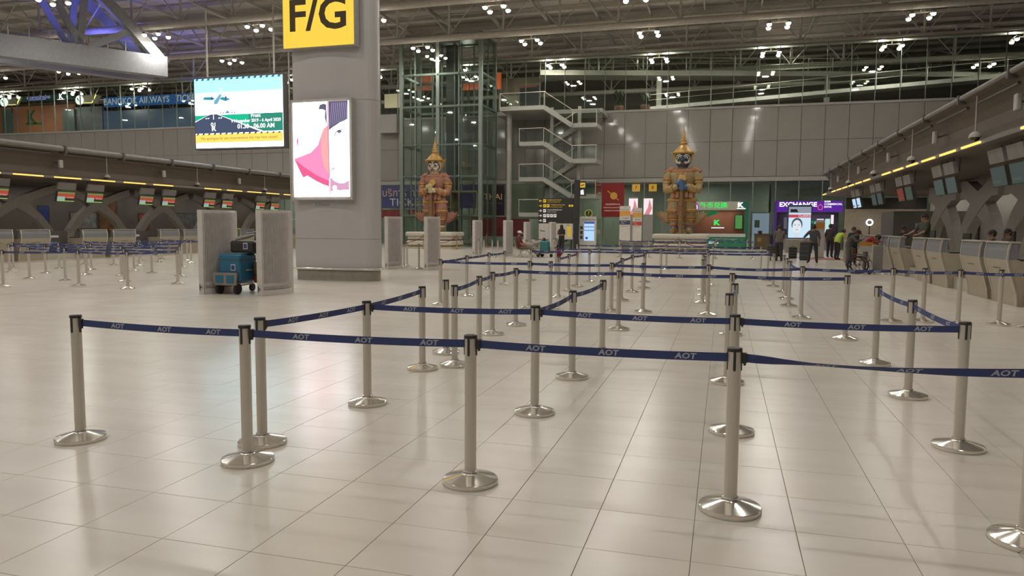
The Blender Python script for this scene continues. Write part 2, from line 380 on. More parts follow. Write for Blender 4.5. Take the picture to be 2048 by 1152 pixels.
# ------------------------------------------------------------------ lamp clusters on the grid
M_LENS = lamp_mat('lamp_lens', 'fff6e4', 30)
q = MB(); q.lathe([(.05, .26), (.10, .24), (.15, .14), (.165, .06), (.16, .06)], 14); lamp_me = q.mesh('lamp', M_LGREY)
q = MB(); q.lathe([(.001, -.1), (.09, -.075), (.145, -.02), (.158, .06)], 14, caps=False); lens_me = q.mesh('lens', M_LENS)
q = MB(); q.bar((-.6, 0, .27), (.6, 0, .27), .05, .05); q.bar((-.6, -.5, .27), (-.6, .5, .27), .04, .04); q.bar((.6, -.5, .27), (.6, .5, .27), .04, .04); q.cyl((0, 0, .27), (0, 0, .55), .03, 8)
arm_me = q.mesh('arm', M_TRUSS)
RN = {36.5: 'nearest row', 45: 'row before the lift', 53.5: 'row above the statues', 62: 'row over the panel wall', 70.5: 'row behind the glazing'}
for ly in (36.5, 45, 53.5, 62, 70.5):
    n = 0
    yy = ly if ly != 62 else 61.95
    for lx in LAMP_X:
        x, y, d = pj((lx, yy, LAMP_Z))
        if not (-30 < x < 2080 and y > -25): continue
        if ly == 70.5 and lx < 13: continue
        t = thing('lamp_cluster', 'four-lamp roof cluster, %s from left in the %s' % (ORD[n], RN[ly]), 'lamp', (lx, yy, LAMP_Z), group='roof lamp clusters'); n += 1
        put('arm', arm_me, t)
        for dx in (-.6, .6):
            for dy in (-.5, .5):
                l = put('lamp', lamp_me, t, (dx, dy, 0)); put('lens', lens_me, l)
        if ly == 62:
            pl = bpy.data.lights.new('truss_uplight', 'POINT'); pl.energy = 40; pl.color = (1, .96, .88); pl.shadow_soft_size = .1
            po = bpy.data.objects.new('truss_uplight', pl); COL.objects.link(po); po.location = (lx - .7, 61.75, 15.45)
            po2 = po.copy(); COL.objects.link(po2); po2.location = (lx + .7, 61.75, 15.45)
# ------------------------------------------------------------------ white arched girders, upper left, with blue lights inside
A_ = gz(-70, 82, 13.3); B_ = gz(322, 134, 13.3)
tops = [(-.25, 7.2), (.02, 7.2), (.3, 6.8), (.6, 5.2), (.85, 2.4), (1.02, .2)]
def girder(off, label):
    a = A_ + off; b = B_ + off
    t = thing('arched_girder', label, 'girder', (a + b) / 2)
    P = lambda k: a + (b - a) * k
    q = MB(); q.bar(P(-.3), P(1.03), .9, 1.45); q.build('bottom_beam', M_TRUSSW, t)
    tp = [P(k) + Vector((0, 0, h)) for k, h in tops]
    q = MB()
    for i in range(len(tp) - 1): q.bar(tp[i], tp[i + 1], .7, .7)
    q.build('top_beam', M_TRUSSW, t)
    for k, i in ((.05, 0), (.05, 2), (.56, 2), (.55, 3), (.6, 4)):
        q = MB(); q.bar(P(k) + Vector((0, 0, .7)), tp[i], .42, .42); q.build('strut', M_TRUSSW, t)
    q = MB(); q.bar(P(-.3) + Vector((0, 0, 1.5)), P(.9) + Vector((0, 0, 1.5)), .05, .05)
    for k in range(9): q.bar(P(k * .1) + Vector((0, 0, .7)), P(k * .1) + Vector((0, 0, 1.5)), .05, .05)
    q.build('walkway_rail', M_TRUSSW, t)
nrm = (B_ - A_).cross(Zu).normalized()
if nrm.y < 0: nrm = -nrm
girder(Vector((0, 0, 0)), 'near white arched roof girder at upper left with V struts')
girder(nrm * 4.2 + Vector((0, 0, .3)), 'rear white arched roof girder lit blue behind the near one')
for k in (-.05, .3, .62, .92):
    p_ = A_ + (B_ - A_) * k + nrm * 2.1
    area('blue_girder_light', p_ + Vector((0, 0, .9)), (pi, 0, 0), 1.6, 85, (.12, .14, 1), spread=radians(120))
p_ = A_ + (B_ - A_) * 1.5 + nrm * 15.5
area('blue_girder_light', p_ + Vector((0, 0, .9)), (pi, 0, 0), 1.6, 60, (.12, .14, 1), spread=radians(120))

# ------------------------------------------------------------------ upper level: oblique walkway bridge, ramp, shops
def glass_rail(t, a, b, h=1.05, n=8, m=None):
    a = Vector(a); b = Vector(b)
    for k in range(n):
        p0 = a + (b - a) * (k / n); p1 = a + (b - a) * ((k + 1) / n); d = (p1 - p0) * .02
        q = MB(); u = (p1 - p0).cross(Zu).normalized() * .01
        q.prism([p0 + d + Vector((0, 0, .08)), p1 - d + Vector((0, 0, .08)), p1 - d + Vector((0, 0, h - .1)), p0 + d + Vector((0, 0, h - .1))], -u, u)
        q.build('glass_panel', M_GLASSC, t)
        q = MB(); q.cyl(p0 - Vector((0, 0, .15)), p0 + Vector((0, 0, h + .1)), .03, 6); q.build('rail_post', M_STEEL, t)
    q = MB(); q.cyl(a + Vector((0, 0, h)), b + Vector((0, 0, h)), .035, 8); q.cyl(a + Vector((0, 0, h * .55)), b + Vector((0, 0, h * .55)), .02, 6); q.build('handrail', M_STEEL, t)
b0 = gz(1080, 150, 15.0); b1 = gz(1536, 152, 15.0); b1 = b0 + (b1 - b0) * 2.1
t = thing('walkway_bridge', 'pale upper walkway bridge with rails behind the tall glazing', 'bridge', (b0 + b1) / 2)
q = MB(); q.bar(b0, b1, 2.2, .42); q.build('deck', M_WHITE, t)
off = (b1 - b0).cross(Zu).normalized()
if off.y > 0: off = -off
glass_rail(t, b0 + off * 1.05 + Vector((0, 0, .2)), b1 + off * 1.05 + Vector((0, 0, .2)), 1.1, 20)
for k in (.25, .6):
    p_ = b0 + (b1 - b0) * k; q = MB(); q.bx(p_.x - .22, p_.x + .22, p_.y - .22, p_.y + .22, 11.1, p_.z); q.build('column', M_WHITE, t)
r0 = gy(1293, 221, 65.5); r1 = gy(2060, 150, 65.5)
t = thing('ramp', 'sloping pale ramp rising to the right behind the tall glazing', 'ramp', (r0 + r1) / 2)
q = MB(); q.bar(r0, r1, 1.8, .3); q.build('deck', M_WHITE, t)
glass_rail(t, r0 + Vector((0, -.9, .15)), r1 + Vector((0, -.9, .15)), 1.0, 16)

# ================================================================== BELT STANCHIONS
SH = .963; BZ = .905; BW = .05
q = MB(); q.lathe([(.176, .0), (.178, .003), (.178, .027)], 44, caps=False); q.lathe([(.178, .027), (.174, .031)], 44, caps=False); q.lathe([(.174, .031), (.11, .048), (.055, .062)], 44, caps=False); q.lathe([(.055, .062), (.048, .066), (.047, .08)], 32, caps=False); q.lathe([(.047, .08), (.038, .082)], 32, caps=False); base_me = q.mesh('base', M_CHROME)
q = MB(); q.lathe([(.038, .07), (.038, SH - .012)], 24); post_me2 = q.mesh('post', M_STEEL)
q = MB(); q.lathe([(.0405, SH - .022), (.0425, SH - .018), (.0425, SH - .004), (.039, SH), (.001, SH)], 24, caps=False)
for k in range(4):
    a = pi / 2 * k + pi / 4 * 0
    q.box((cos(a) * .0385, sin(a) * .0385, SH - .07), (.008, .015, .11), a)
    q.cyl((cos(a) * .0355, sin(a) * .0355, SH - .125), (cos(a) * .0425, sin(a) * .0425, SH - .125), .0075, 10)
cap_me = q.mesh('cap', M_BLACKP)
q = MB(); q.rbox((.054, 0, BZ), (.026, .03, .062), .006); q.box((.044, 0, BZ), (.02, .018, .045)); q.box((.056, 0, BZ - .035), (.014, .014, .016)); clip_me = q.mesh('belt_clip', M_BLACKP)
AOTV, AOTF = text_geo('AOT', .047, shear=.12, sx=1.22, bold=.03, res=2)
def belt(st, p0, p1, sag=.012, twist=None, marks=(.24, .54, .84), fine=True):
    d = Vector((p1[0] - p0[0], p1[1] - p0[1], 0)); L = d.length; d.normalize(); nrm_ = Vector((d.y, -d.x, 0))
    a_ = math.atan2(d.y, d.x); put('belt_clip', clip_me, st, rz=a_)
    s0, s1 = .062, L - .036; n = 20 if twist else (12 if fine else 4); V_ = []
    def frame(t):
        p = d * (s0 + (s1 - s0) * t) + Vector((0, 0, BZ - sag * 4 * t * (1 - t)))
        an = twist(t) if twist else 0.
        up = Zu * cos(an) + nrm_ * sin(an); return p, up, nrm_ * cos(an) - Zu * sin(an)
    for i in range(n + 1):
        p, up, nn = frame(i / n)
        for sx, sz in ((-1, -1), (1, -1), (1, 1), (-1, 1)): V_.append(p + nn * .0009 * sx + up * BW / 2 * sz)
    F_ = [(i * 4 + j, i * 4 + (j + 1) % 4, i * 4 + 4 + (j + 1) % 4, i * 4 + 4 + j) for i in range(n) for j in range(4)] + [(3, 2, 1, 0), (n * 4, n * 4 + 1, n * 4 + 2, n * 4 + 3)]
    q = MB(); q.add(V_, F_); b = q.build('belt', M_BELT, st, local=True)
    for t in marks:
        q = MB()
        for side in (-1, 1):
            vv = []
            for x, y in AOTV:
                p, up, nn = frame(t + (x * side) / (s1 - s0)); vv.append(p + up * (y - .001) + nn * .002 * side)
            q.add(vv, AOTF)
        q.build('lettering', M_LETTER, b, local=True)
ST = {}
def stanchion(key, x, y, label, group):
    t = thing('stanchion', label, 'stanchion', (x, y, 0), group=group)
    put('base', base_me, t); put('post', post_me2, t); c = put('cap', cap_me, t); ST[key] = (t, x, y)
def row(name, group, items):
    items = sorted(items, key=lambda q: q[1])
    for n, (key, x, y) in enumerate(items):
        stanchion(key, x, y, 'steel belt post, %s from the left in the %s' % (ORD[n], name), group)
GN = 'belt posts of the queue maze'
NEAR = [
 ('front row of the queue maze', [('A', -4.70, 4.37), ('B', -3.16, 4.30), ('C', -1.53, 4.36), ('D', .08, 4.37), ('E', 1.585, 4.36)]),
 ('second row of the queue maze', [('G', -3.14, 6.06), ('I', -1.57, 6.19), ('J', .105, 6.08), ('K', 1.75, 6.15)]),
 ('third row of the queue maze', [('H', -3.31, 7.75), ('Q', -3.03, 8.06), ('L', -1.56, 7.80), ('J2', .075, 8.05), ('N', 1.79, 7.92)]),
 ('fourth row of the queue maze', [('P', -3.44, 8.83), ('R', -3.26, 9.65), ('M', -1.50, 9.50), ('J3', .15, 9.53), ('O', 1.815, 9.72)]),
 ('fifth row of the queue maze', [('S', -3.37, 10.6), ('T', -3.31, 11.7), ('U', -1.60, 11.75), ('V', .14, 11.7), ('W', 1.78, 11.8)]),
 ('long sixth row reaching the right counters', [('a0', -5.69, 14.3), ('a1', -3.74, 14.23), ('a2', -3.32, 14.3), ('a3', -2.09, 14.27), ('a4', -1.48, 14.32), ('a5', -.26, 14.25), ('a6', 1.40, 14.33), ('a7', 2.90, 14.3), ('a8', 3.45, 14.5), ('a9', 3.94, 14.25), ('a10', 4.63, 14.47), ('a11', 4.95, 14.1)]),
 ('seventh row of the queue maze', [('b0', -5.82, 16.3), ('b1', -3.69, 16.7), ('b2', -2.18, 16.45), ('b3', -.42, 16.5), ('b4', 1.36, 16.46)]),
 ('eighth row of the queue maze', [('c0', -5.95, 18.4), ('c1', -3.80, 18.4), ('c2', -2.22, 18.7), ('c3', -.43, 18.4), ('c4', 1.43, 18.1)]),
 ('ninth row of the queue maze', [('d0', -5.94, 19.8), ('d1', -3.88, 19.9), ('d2', -2.04, 19.94), ('d3', -.5, 19.9), ('d4', 1.5, 20.0)]),
 ('tenth row of the queue maze', [('e0', -5.64, 21.6), ('e1', -3.88, 21.85), ('e2', -2.25, 22.2), ('e3', -.41, 21.75), ('e4', 1.37, 21.85)]),
 ('eleventh row of the queue maze', [('f0', -5.47, 24.3), ('f1', -3.99, 24.3), ('f2', -1.96, 24.35), ('f3', -.5, 24.2), ('f4', 1.34, 24.2)]),
 ('twelfth row of the queue maze', [('g0', -5.73, 29.4), ('g1', -3.95, 29.4), ('g2', -2.16, 29.4), ('g3', -.39, 29.4), ('g4', 1.41, 30.1)]),
 ('thirteenth row of the queue maze', [('h0', -5.5, 40.3), ('h1', -3.9, 40.3), ('h2', -2.26, 40.2), ('h3', -.42, 40.4), ('h4', 1.46, 40.6)]),
 ('last row of the queue maze', [('i0', -2.32, 47.2), ('i1', -.45, 47.2), ('i2', 1.39, 47.2)]),
]
for nm, it in NEAR: row(nm, GN, it)
stanchion('F', -3.32, 4.70, 'steel belt post standing close behind the second front-row post', GN)
GL = 'belt posts of the queue by the left counters'
LEFT = [
 ('first row of the left counter queue', [('l0', -17.97, 14.55), ('l1', -16.4, 15.4), ('l2', -14.58, 15.16)]),
 ('second row of the left counter queue', [('m0', -19.87, 16.93), ('m1', -18.27, 16.7), ('m2', -16.5, 17.05), ('m3', -14.5, 16.85)]),
 ('third row of the left counter queue', [('n0', -22.98, 18.86), ('n1', -21.6, 19.0), ('n2', -19.8, 18.9), ('n3', -18.43, 18.92), ('n4', -16.6, 19.4)]),
 ('fourth row of the left counter queue', [('o0', -24.8, 20.5), ('o1', -23.3, 21.06), ('o2', -21.8, 21.03), ('o3', -20.0, 21.1), ('o4', -18.45, 20.24)]),
 ('fifth row of the left counter queue', [('p0', -25.0, 23.8), ('p1', -23.4, 23.65), ('p2', -22.2, 23.7), ('p3', -20.0, 23.5)]),
 ('sixth row of the left counter queue', [('q0', -25.2, 27.0), ('q1', -23.5, 26.2), ('q2', -22.0, 26.4)]),
 ('last row of the left counter queue', [('r0', -25.4, 28.5), ('r1', -23.7, 28.2), ('r2', -22.0, 28.4)]),
]
for nm, it in LEFT: row(nm, GL, it)
GP = 'loose belt posts by the grey air towers'
for k, (x, y) in enumerate([(808, 535), (814, 533), (838, 538), (957, 512), (968, 515), (984.5, 514), (995.5, 516)]):
    p_ = gz(x, y)
    stanchion('z%d' % k, p_.x, p_.y, 'loose steel belt post, %s from the left beyond the grey pillar' % ORD[k], GP)
def conn(*keys, **kw):
    for a, b in zip(keys, keys[1:]):
        t, x, y = ST[a]; _, x1, y1 = ST[b]
        far_ = y > 13
        belt(t, (x, y), (x1, y1), fine=not far_, **kw)
conn('A', 'B', 'C', 'D', sag=.01)
def tw(t):
    k = [(0, 0), (.06, .2), (.16, .85), (.26, 1.15), (.42, 1.1), (.58, .9), (.75, .5), (1, .12)]
    for (a, x), (b, y) in zip(k, k[1:]):
        if t <= b: return x + (y - x) * (t - a) / (b - a)
    return k[-1][1]
conn('D', 'E', sag=.02, twist=tw, marks=(.3, .6, .92))
conn('F', 'G', 'H', sag=.008); conn('G', 'I', 'J', 'K', sag=.012)
conn('I', 'L', 'M', sag=.02); conn('K', 'N', 'O', sag=.02)
conn('Q', 'R', 'S', 'T', sag=.015); conn('T', 'U', 'V', 'W', sag=.012)
conn('J2', 'J3', sag=.05, twist=lambda t: 1.2 * sin(pi * t))
conn('a0', 'a1', 'a3', 'a5', sag=.012); conn('a5', 'a6', sag=.03); conn('a6', 'a7', 'a9', 'a11', sag=.015)
conn('a0', 'b0', 'c0', 'd0'); conn('b1', 'c1', 'd1'); conn('a3', 'b2', 'c2', 'd2'); conn('a6', 'b4', 'c4', 'd4', sag=.04); conn('b3', 'c3', 'd3', sag=.05)
conn('e0', 'e1', 'e2', 'e3', 'e4'); conn('f0', 'f1', 'f2', 'f3', 'f4'); conn('g0', 'g1', 'g2', 'g3', 'g4'); conn('h0', 'h1', 'h2', 'h3', 'h4'); conn('i0', 'i1', 'i2')
for ch, n in (('l', 3), ('m', 4), ('n', 5), ('o', 5), ('p', 4), ('q', 3), ('r', 3)):
    conn(*[ch + str(k) for k in range(n)])
conn('l2', 'm3'); conn('n4', 'o4'); conn('p3', 'o3'); conn('q2', 'r2'); conn('m0', 'n1')
# belt leaving the frame at the right of the sixth row
ex = thing('stanchion', 'steel belt post cut by the right edge in front of the counters', 'stanchion', (6.6, 14.2, 0), group=GN)
put('base', base_me, ex); put('post', post_me2, ex); put('cap', cap_me, ex); ST['ax'] = (ex, 6.6, 14.2); conn('a11', 'ax')

# ================================================================== GREY PILLAR WITH SIGN AND LIGHT BOX
M_PIL = mat('pillar_panel', 'bfbab6', .3, .05, var=.03, scale=.5)
def pillar_outline(ins=0.):
    x0, x1, y0 = -12.55 + ins, -9.86 - ins, 19.55 + ins
    P = []
    for i in range(13):                                   # slightly bowed front
        t_ = i / 12; P.append((x0 + .06 + (x1 - .42 - x0 - .06) * t_, y0 - .1 * sin(pi * t_)))
    for i in range(1, 10):                                # rounded right nose, then back to a narrow rear
        a = -pi / 2 + pi * .72 * i / 9; P.append((x1 - .36 + .36 * cos(a), y0 + .36 + .36 * sin(a)))
    P += [(-11.0 - ins, 21.2 - ins), (-11.7, 21.35 - ins), (-12.3 + ins, 20.9), (x0, y0 + .12)]
    return P
pil = thing('pillar', 'tall grey panelled pillar carrying the yellow letter sign', 'pillar', (-11.2, 20.4, 0))
for z0, z1 in ((.34, 1.25), (1.258, 5.3), (5.308, 8.8), (8.808, 12.5)):
    q = MB(); P = [(x, y, 0) for x, y in pillar_outline()]; q.prism(P, (0, 0, z0), (0, 0, z1)); q.build('panel', M_PIL, pil)
q = MB(); q.prism([(x, y, 0) for x, y in pillar_outline(.012)], (0, 0, .3), (0, 0, 12.4)); q.build('core', M_DGREY, pil)
q = MB(); q.prism([(x, y, 0) for x, y in pillar_outline(.03)], (0, 0, 0), (0, 0, .33)); q.build('plinth', mat('pillar_plinth', 'a8a194', .35, .3), pil)
q = MB(); ol = pillar_outline(-.1); q.tube([(x, y, .36) for x, y in ol] + [(ol[0][0], ol[0][1], .36)], .035, 8); q.build('kick_rail', M_CHROME, pil)
q = MB(); q.cyl((-10.02, 20.25, .34), (-10.02, 20.25, 12.5), .05, 8); q.build('corner_bead', M_LGREY, pil)
# yellow backlit sign
sg = thing('letter_sign', 'yellow backlit sign reading F/G on the grey pillar', 'sign', (-11.4, 19.4, 6.79))
q = MB(); q.bx(-12.57, -10.25, 19.22, 19.5, 6.78, 9.0); q.build('sign_box', M_LGREY, sg)
q = MB(); q.bx(-12.55, -10.27, 19.205, 19.222, 6.80, 8.98); q.build('lit_face', lamp_mat('sign_yellow', 'fbcf4d', 1.0), sg)
pn = Panel((-12.57, 19.205, 6.78), (1, 0, 0), (0, 0, 1))
pn.text('lettering', 'F/G', 1.24, 1.15, .88, mat('sign_brown', '4a3d1c', .6), sg, bold=.022, sx=1.06)
# light box poster
ad = thing('poster_light_box', 'bright lit fashion poster box on the grey pillar', 'poster', (-11.42, 19.4, 2.45))
q = MB(); q.bx(-12.42, -10.42, 19.3, 19.56, 2.4, 5.33); q.build('frame', M_LGREY, ad)
q = MB(); q.bx(-12.34, -10.50, 19.29, 19.302, 2.49, 5.24); q.build('lit_face', lamp_mat('poster_white', 'ffffff', 4.5), ad)
pn = Panel((-12.34, 19.29, 2.49), (1, 0, 0), (0, 0, 1))
def an(L): return [((x - 192) / 553 * 1.84, (1012 - y) / 917 * 2.75) for x, y in L]
pk = lamp_mat('poster_pink', 'ff6f92', 1.9); pd = lamp_mat('poster_deep_pink', 'd65a84', 1.25); hp = lamp_mat('poster_hair', '6d6480', .9); hl = lamp_mat('poster_hair_light', 'a49cc0', 1.0); sal = lamp_mat('poster_salmon', 'ff8a88', 1.7)
pn.poly('cloth', an([(200, 640), (235, 720), (270, 790), (290, 822), (330, 805), (420, 860), (490, 895), (545, 912), (545, 320), (500, 350), (470, 420), (440, 510), (370, 580), (280, 612)]), pk, ad, 1)
pn.poly('cloth_fold', an([(470, 420), (500, 350), (545, 320), (545, 800), (500, 720), (475, 600)]), sal, ad, 2)
pn.poly('cloth_shade', an([(200, 640), (270, 790), (290, 822), (330, 805), (420, 860), (545, 912), (545, 860), (420, 800), (300, 720)]), pd, ad, 3)
pn.poly('hair_lock', an([(450, 165), (465, 125), (500, 114), (528, 124), (534, 340), (512, 250), (516, 180), (490, 168)]), hp, ad, 2)
pn.poly('divider', an([(538, 95), (548, 95), (556, 1012), (549, 1012)]), pd, ad, 4)
pn.poly('hair', an([(548, 95), (737, 95), (733, 268), (700, 285), (660, 300), (620, 325), (585, 345), (550, 372)]), hp, ad, 2)
for k in range(9):
    x = 560 + k * 19; pn.poly('hair_streak', an([(x + 22, 110), (x + 28, 110), (x + 6, 330 - k * 7), (x + 2, 332 - k * 7)]), hl, ad, 4)
ink = lamp_mat('poster_ink', '7a7488', .8)
pn.poly('brow', an([(598, 432), (612, 395), (640, 370), (696, 363), (697, 369), (650, 378), (620, 400), (605, 432)]), ink, ad, 2)
pn.poly('eye', an([(630, 385), (650, 374), (680, 378), (668, 396), (645, 404)]), ink, ad, 2)
pn.poly('mouth', an([(562, 757), (590, 733), (618, 723), (600, 738), (570, 760)]), ink, ad, 2)
pn.poly('lips', an([(228, 470), (236, 418), (244, 440), (242, 512), (233, 512)]), pd, ad, 2)
pn.poly('neck', an([(555, 822), (600, 860), (640, 880), (690, 882), (742, 855), (742, 945), (650, 950), (588, 942), (575, 962), (557, 960)]), lamp_mat('poster_lilac', 'dba6c6', 1.0), ad, 2)
pn.poly('earring', an(circle(600, 925, 22)), lamp_mat('poster_white', 'ffffff', 4.5), ad, 3)
pn.text('maker_name', 'JCDecaux', .12, .92, -.22, M_DGREY, ad, -14)
area('poster_glow', (-11.42, 19.2, 3.85), (radians(90), 0, 0), 1.8, 18, (1, .9, .97), 'RECTANGLE', 2.7)

# ------------------------------------------------------------------ big LED screen hung beyond the pillar
led = thing('led_screen', 'large bright hanging screen showing an aircraft over a runway', 'screen', (-31, 42.1, 6.7))
X0, X1, Z0, Z1 = -34.3, -27.58, 6.76, 11.3
q = MB(); q.bx(X0 - .08, X1 + .08, 42.0, 42.5, Z0 - .1, Z1 + .1); q.build('housing', M_DGREY, led)
q = MB(); q.bx(X0, X1, 41.985, 42.0, Z0, Z1); q.build('lit_face', lamp_mat('led_white', 'eafaff', 4.5), led)
for x in (X0 + .8, X1 - .8):
    q = MB(); q.cyl((x, 42.3, Z1), (x, 42.3, 15.8), .06, 8); q.cyl((x, 42.3, 15.8), (x, 44.8, 15.9), .05, 8); q.build('hanger', M_TRUSS, led)
pn = Panel((X0, 41.985, Z0), (1, 0, 0), (0, 0, 1), .006)
LW, LH = X1 - X0, Z1 - Z0
def ln(L): return [(u * LW, v * LH) for u, v in L]
E_ = lambda n_, c, s=1.0: lamp_mat('led_' + n_, c, s)
pn.poly('sky', ln([(0, .80), (1, .80), (1, 1), (0, 1)]), E_('cyan', '78e6ff', 2.8), led, 1)
pn.poly('sky', ln([(0, .66), (1, .66), (1, .80), (0, .80)]), E_('pale', '93f0ff', 3.2), led, 1)
for k in range(15):
    u = k / 15; pn.poly('hazard_mark', ln([(u + .012, .972), (u + .042, .972), (u + .052, 1), (u + .022, 1)]), E_('slate', '5f6d9a', .8), led, 2)
pn.poly('field', ln([(0, .22), (1, .22), (1, .475), (0, .475)]), E_('green', '27c79a', .9), led, 1)
pn.poly('field_far', ln([(.62, .22), (1, .22), (1, .475), (.62, .475)]), E_('teal', '3f9d86', .8), led, 2)
pn.poly('runway', ln([(0, .21), (.80, .21), (.26, .485), (.18, .485), (0, .38)]), E_('asphalt', '57627f', .75), led, 3)
wl = E_('line', 'ffffff', 1.2)
pn.poly('runway_edge', ln([(.25, .485), (.262, .485), (.81, .21), (.76, .21)]), wl, led, 4)
pn.poly('runway_edge', ln([(.18, .485), (.172, .485), (0, .375), (0, .39)]), wl, led, 4)
pn.poly('centre_line', ln([(.213, .49), (.219, .49), (.222, .41), (.212, .41)]), wl, led, 4)
for u in (.12, .145, .27, .295): pn.poly('threshold_mark', ln([(u, .42), (u + .016, .42), (u + .024, .437), (u + .008, .437)]), wl, led, 4)
pn.text('runway_number', '01', .34, .215 * LW, .335 * LH, wl, led, 4, bold=.03, sx=1.3); pn.text('runway_number', 'R', .42, .215 * LW, .275 * LH, wl, led, 4, bold=.04, sx=1.3)
pn.text('lettering', 'From', .34, .70 * LW, .445 * LH, wl, led, 5, bold=.03); pn.text('lettering', '9 November 2019 - 6 April 2020', .28, .70 * LW, .375 * LH, wl, led, 5, bold=.03); pn.text('lettering', '01.30 - 06.00 AM', .4, .70 * LW, .295 * LH, wl, led, 5, bold=.03)
pn.poly('apology_band', ln([(0, .075), (1, .075), (1, .2), (0, .2)]), E_('yellow', 'f8d566', 1.15), led, 4)
for k in range(15):
    u = k / 15; pn.poly('hazard_mark', ln([(u + .012, .188), (u + .034, .188), (u + .046, .212), (u + .022, .212)]), E_('brown', '7a5c3c', .7), led, 5)
pn.text('lettering', 'We apologize for any inconvenience this may have caused', .25, .5 * LW, .135 * LH, E_('ink', '8a6a30', .7), led, 5)
pn.text('lettering', 'AOT Contact Center 1722', .19, .52 * LW, .035 * LH, E_('ink2', '55606a', .7), led, 5)
bl = E_('plane', '7fb6d8', .9); tl = E_('plane_teal', '4f9fb0', .8)
pn.poly('aircraft_body', ln([(.235, .63), (.262, .625), (.285, .66), (.335, .80), (.325, .86), (.295, .86), (.285, .78), (.225, .665)]), E_('plane_pale', 'd5ecf6', 1.1), led, 3)
pn.poly('aircraft_nose', ln([(.225, .635), (.245, .622), (.268, .64), (.315, .75), (.30, .77), (.225, .665)]), bl, led, 4)
pn.poly('aircraft_wing', ln([(.10, .70), (.11, .735), (.20, .735), (.24, .71), (.21, .69)]), tl, led, 3)
pn.poly('aircraft_wing', ln([(.29, .70), (.32, .73), (.42, .695), (.43, .70), (.36, .665)]), tl, led, 3)
for u in (.205, .365): pn.poly('aircraft_engine', ln(circle(u, .715, .012, 12, .022)), E_('engine', '6a5f9c', .8), led, 5)
for u in (.30, .33, .36, .43, .46): pn.poly('tree', ln([(u - .012, .49), (u + .012, .49), (u, .52)]), tl, led, 2)
pn.poly('terminal', ln([(.35, .49), (.41, .49), (.38, .54)]), E_('roof', '6aa0e6', .9), led, 3)
area('led_glow', (-31, 41.8, 9), (radians(90), 0, 0), 6.5, 120, (.78, .9, 1), 'RECTANGLE', 4.4)
lc = thing('lattice_mast', 'slim lattice mast beside the left edge of the grey pillar', 'mast', (-26.8, 42.3, 0))
for dx, dy in ((-.3, -.3), (.3, -.3), (-.3, .3), (.3, .3)):
    q = MB(); q.cyl((-26.8 + dx, 42.3 + dy, 0), (-26.8 + dx, 42.3 + dy, 15.8), .05, 6); q.build('mast_leg', M_LGREY, lc)
for k in range(13):
    z = .8 + 1.2 * k; q = MB(); q.bx(-27.1, -26.5, 41.98, 42.02, z, z + .06); q.bx(-27.1, -26.5, 42.58, 42.62, z, z + .06); q.bx(-27.12, -27.08, 42, 42.6, z, z + .06); q.bx(-26.52, -26.48, 42, 42.6, z, z + .06); q.build('rung', M_LGREY, lc)

# ------------------------------------------------------------------ lens-shaped air towers
M_TOW = mat('tower_paint', 'd6cfc7', .45, .25, var=.05); M_RIB = mat('tower_rib', 'd2c9c3', .5, .2, var=.06)
TL, TT, TH = 1.22, .50, 2.0
def lens_pts(n, ins=0.):
    P = []
    for i in range(n + 1): t_ = i / n; P.append((.06 + (TT / 2 - .06) * sin(pi * t_) - ins, -TL / 2 + TL * t_))
    return P
right = lens_pts(28); body_out = right + [(-x, y) for x, y in reversed(right)]
q = MB()
for z0, z1 in ((0, .14), (.22, .29), (TH - .08, TH)): q.prism([(x, y, 0) for x, y in body_out], (0, 0, z0), (0, 0, z1))
for s in (-1, 1):
    for k in (0, 1, 27, 28): pass
    q.bx(-.068, .068, s * TL / 2 - .02, s * TL / 2 + .05, 0, TH)
tow_me = q.mesh('casing', M_TOW)
q = MB(); inr = lens_pts(28, .03); q.prism([(x, y, 0) for x, y in inr + [(-x, y) for x, y in reversed(inr)]], (0, 0, .05), (0, 0, TH - .04)); core_me = q.mesh('core', M_DGREY)
q = MB()
for s in (-1, 1):
    for k in range(36):
        t_ = .035 + .93 * k / 35; x_ = .06 + (TT / 2 - .06) * sin(pi * t_); y_ = -TL / 2 + TL * t_
        q.box((s * (x_ - .008), y_, TH / 2 + .05), (.026, .0145, TH - .2))
rib_me = q.mesh('rib_field', M_RIB)
q = MB()
for s in (-1, 1): q.cyl((s * .2, -TL * .36, .05), (s * .2, -TL * .36, .05 + .001), .02, 6)
TOW = [(-12.0, 15.2, 'nearest ribbed grey air tower left of the loaded luggage trolley'), (-10.42, 15.22, 'nearest ribbed grey air tower right of the loaded luggage trolley'),
       (-12.2, 25.8, 'ribbed grey air tower half hidden behind the grey pillar'), (-10.62, 25.85, 'ribbed grey air tower in front of the left statue'),
       (-13.5, 39.6, 'ribbed grey air tower right of the left statue'), (-11.68, 39.6, 'ribbed grey air tower left of the seated man'),
       (-13.95, 52.3, 'distant grey air tower behind the seated man'), (-12.05, 52.3, 'distant grey air tower before the direction board')]
TOW = [(x + (.13 if y < 20 else 0), y, lb) for x, y, lb in TOW]
for x, y, lb in TOW:
    t = thing('air_tower', lb, 'air tower', (x, y, 0), group='ribbed air towers')
    put('casing', tow_me, t); put('core', core_me, t); tag(put('rib_field', rib_me, t), kind='stuff')
    q = MB()
    for z in (.17, ): q.box((.0, -TL / 2 - .04, z), (.02, .06, .03)); q.cyl((0, -TL / 2 - .07, .1), (0, -TL / 2 - .07, .24), .012, 6)
    q.build('door_latch', M_DGREY, t, local=True)

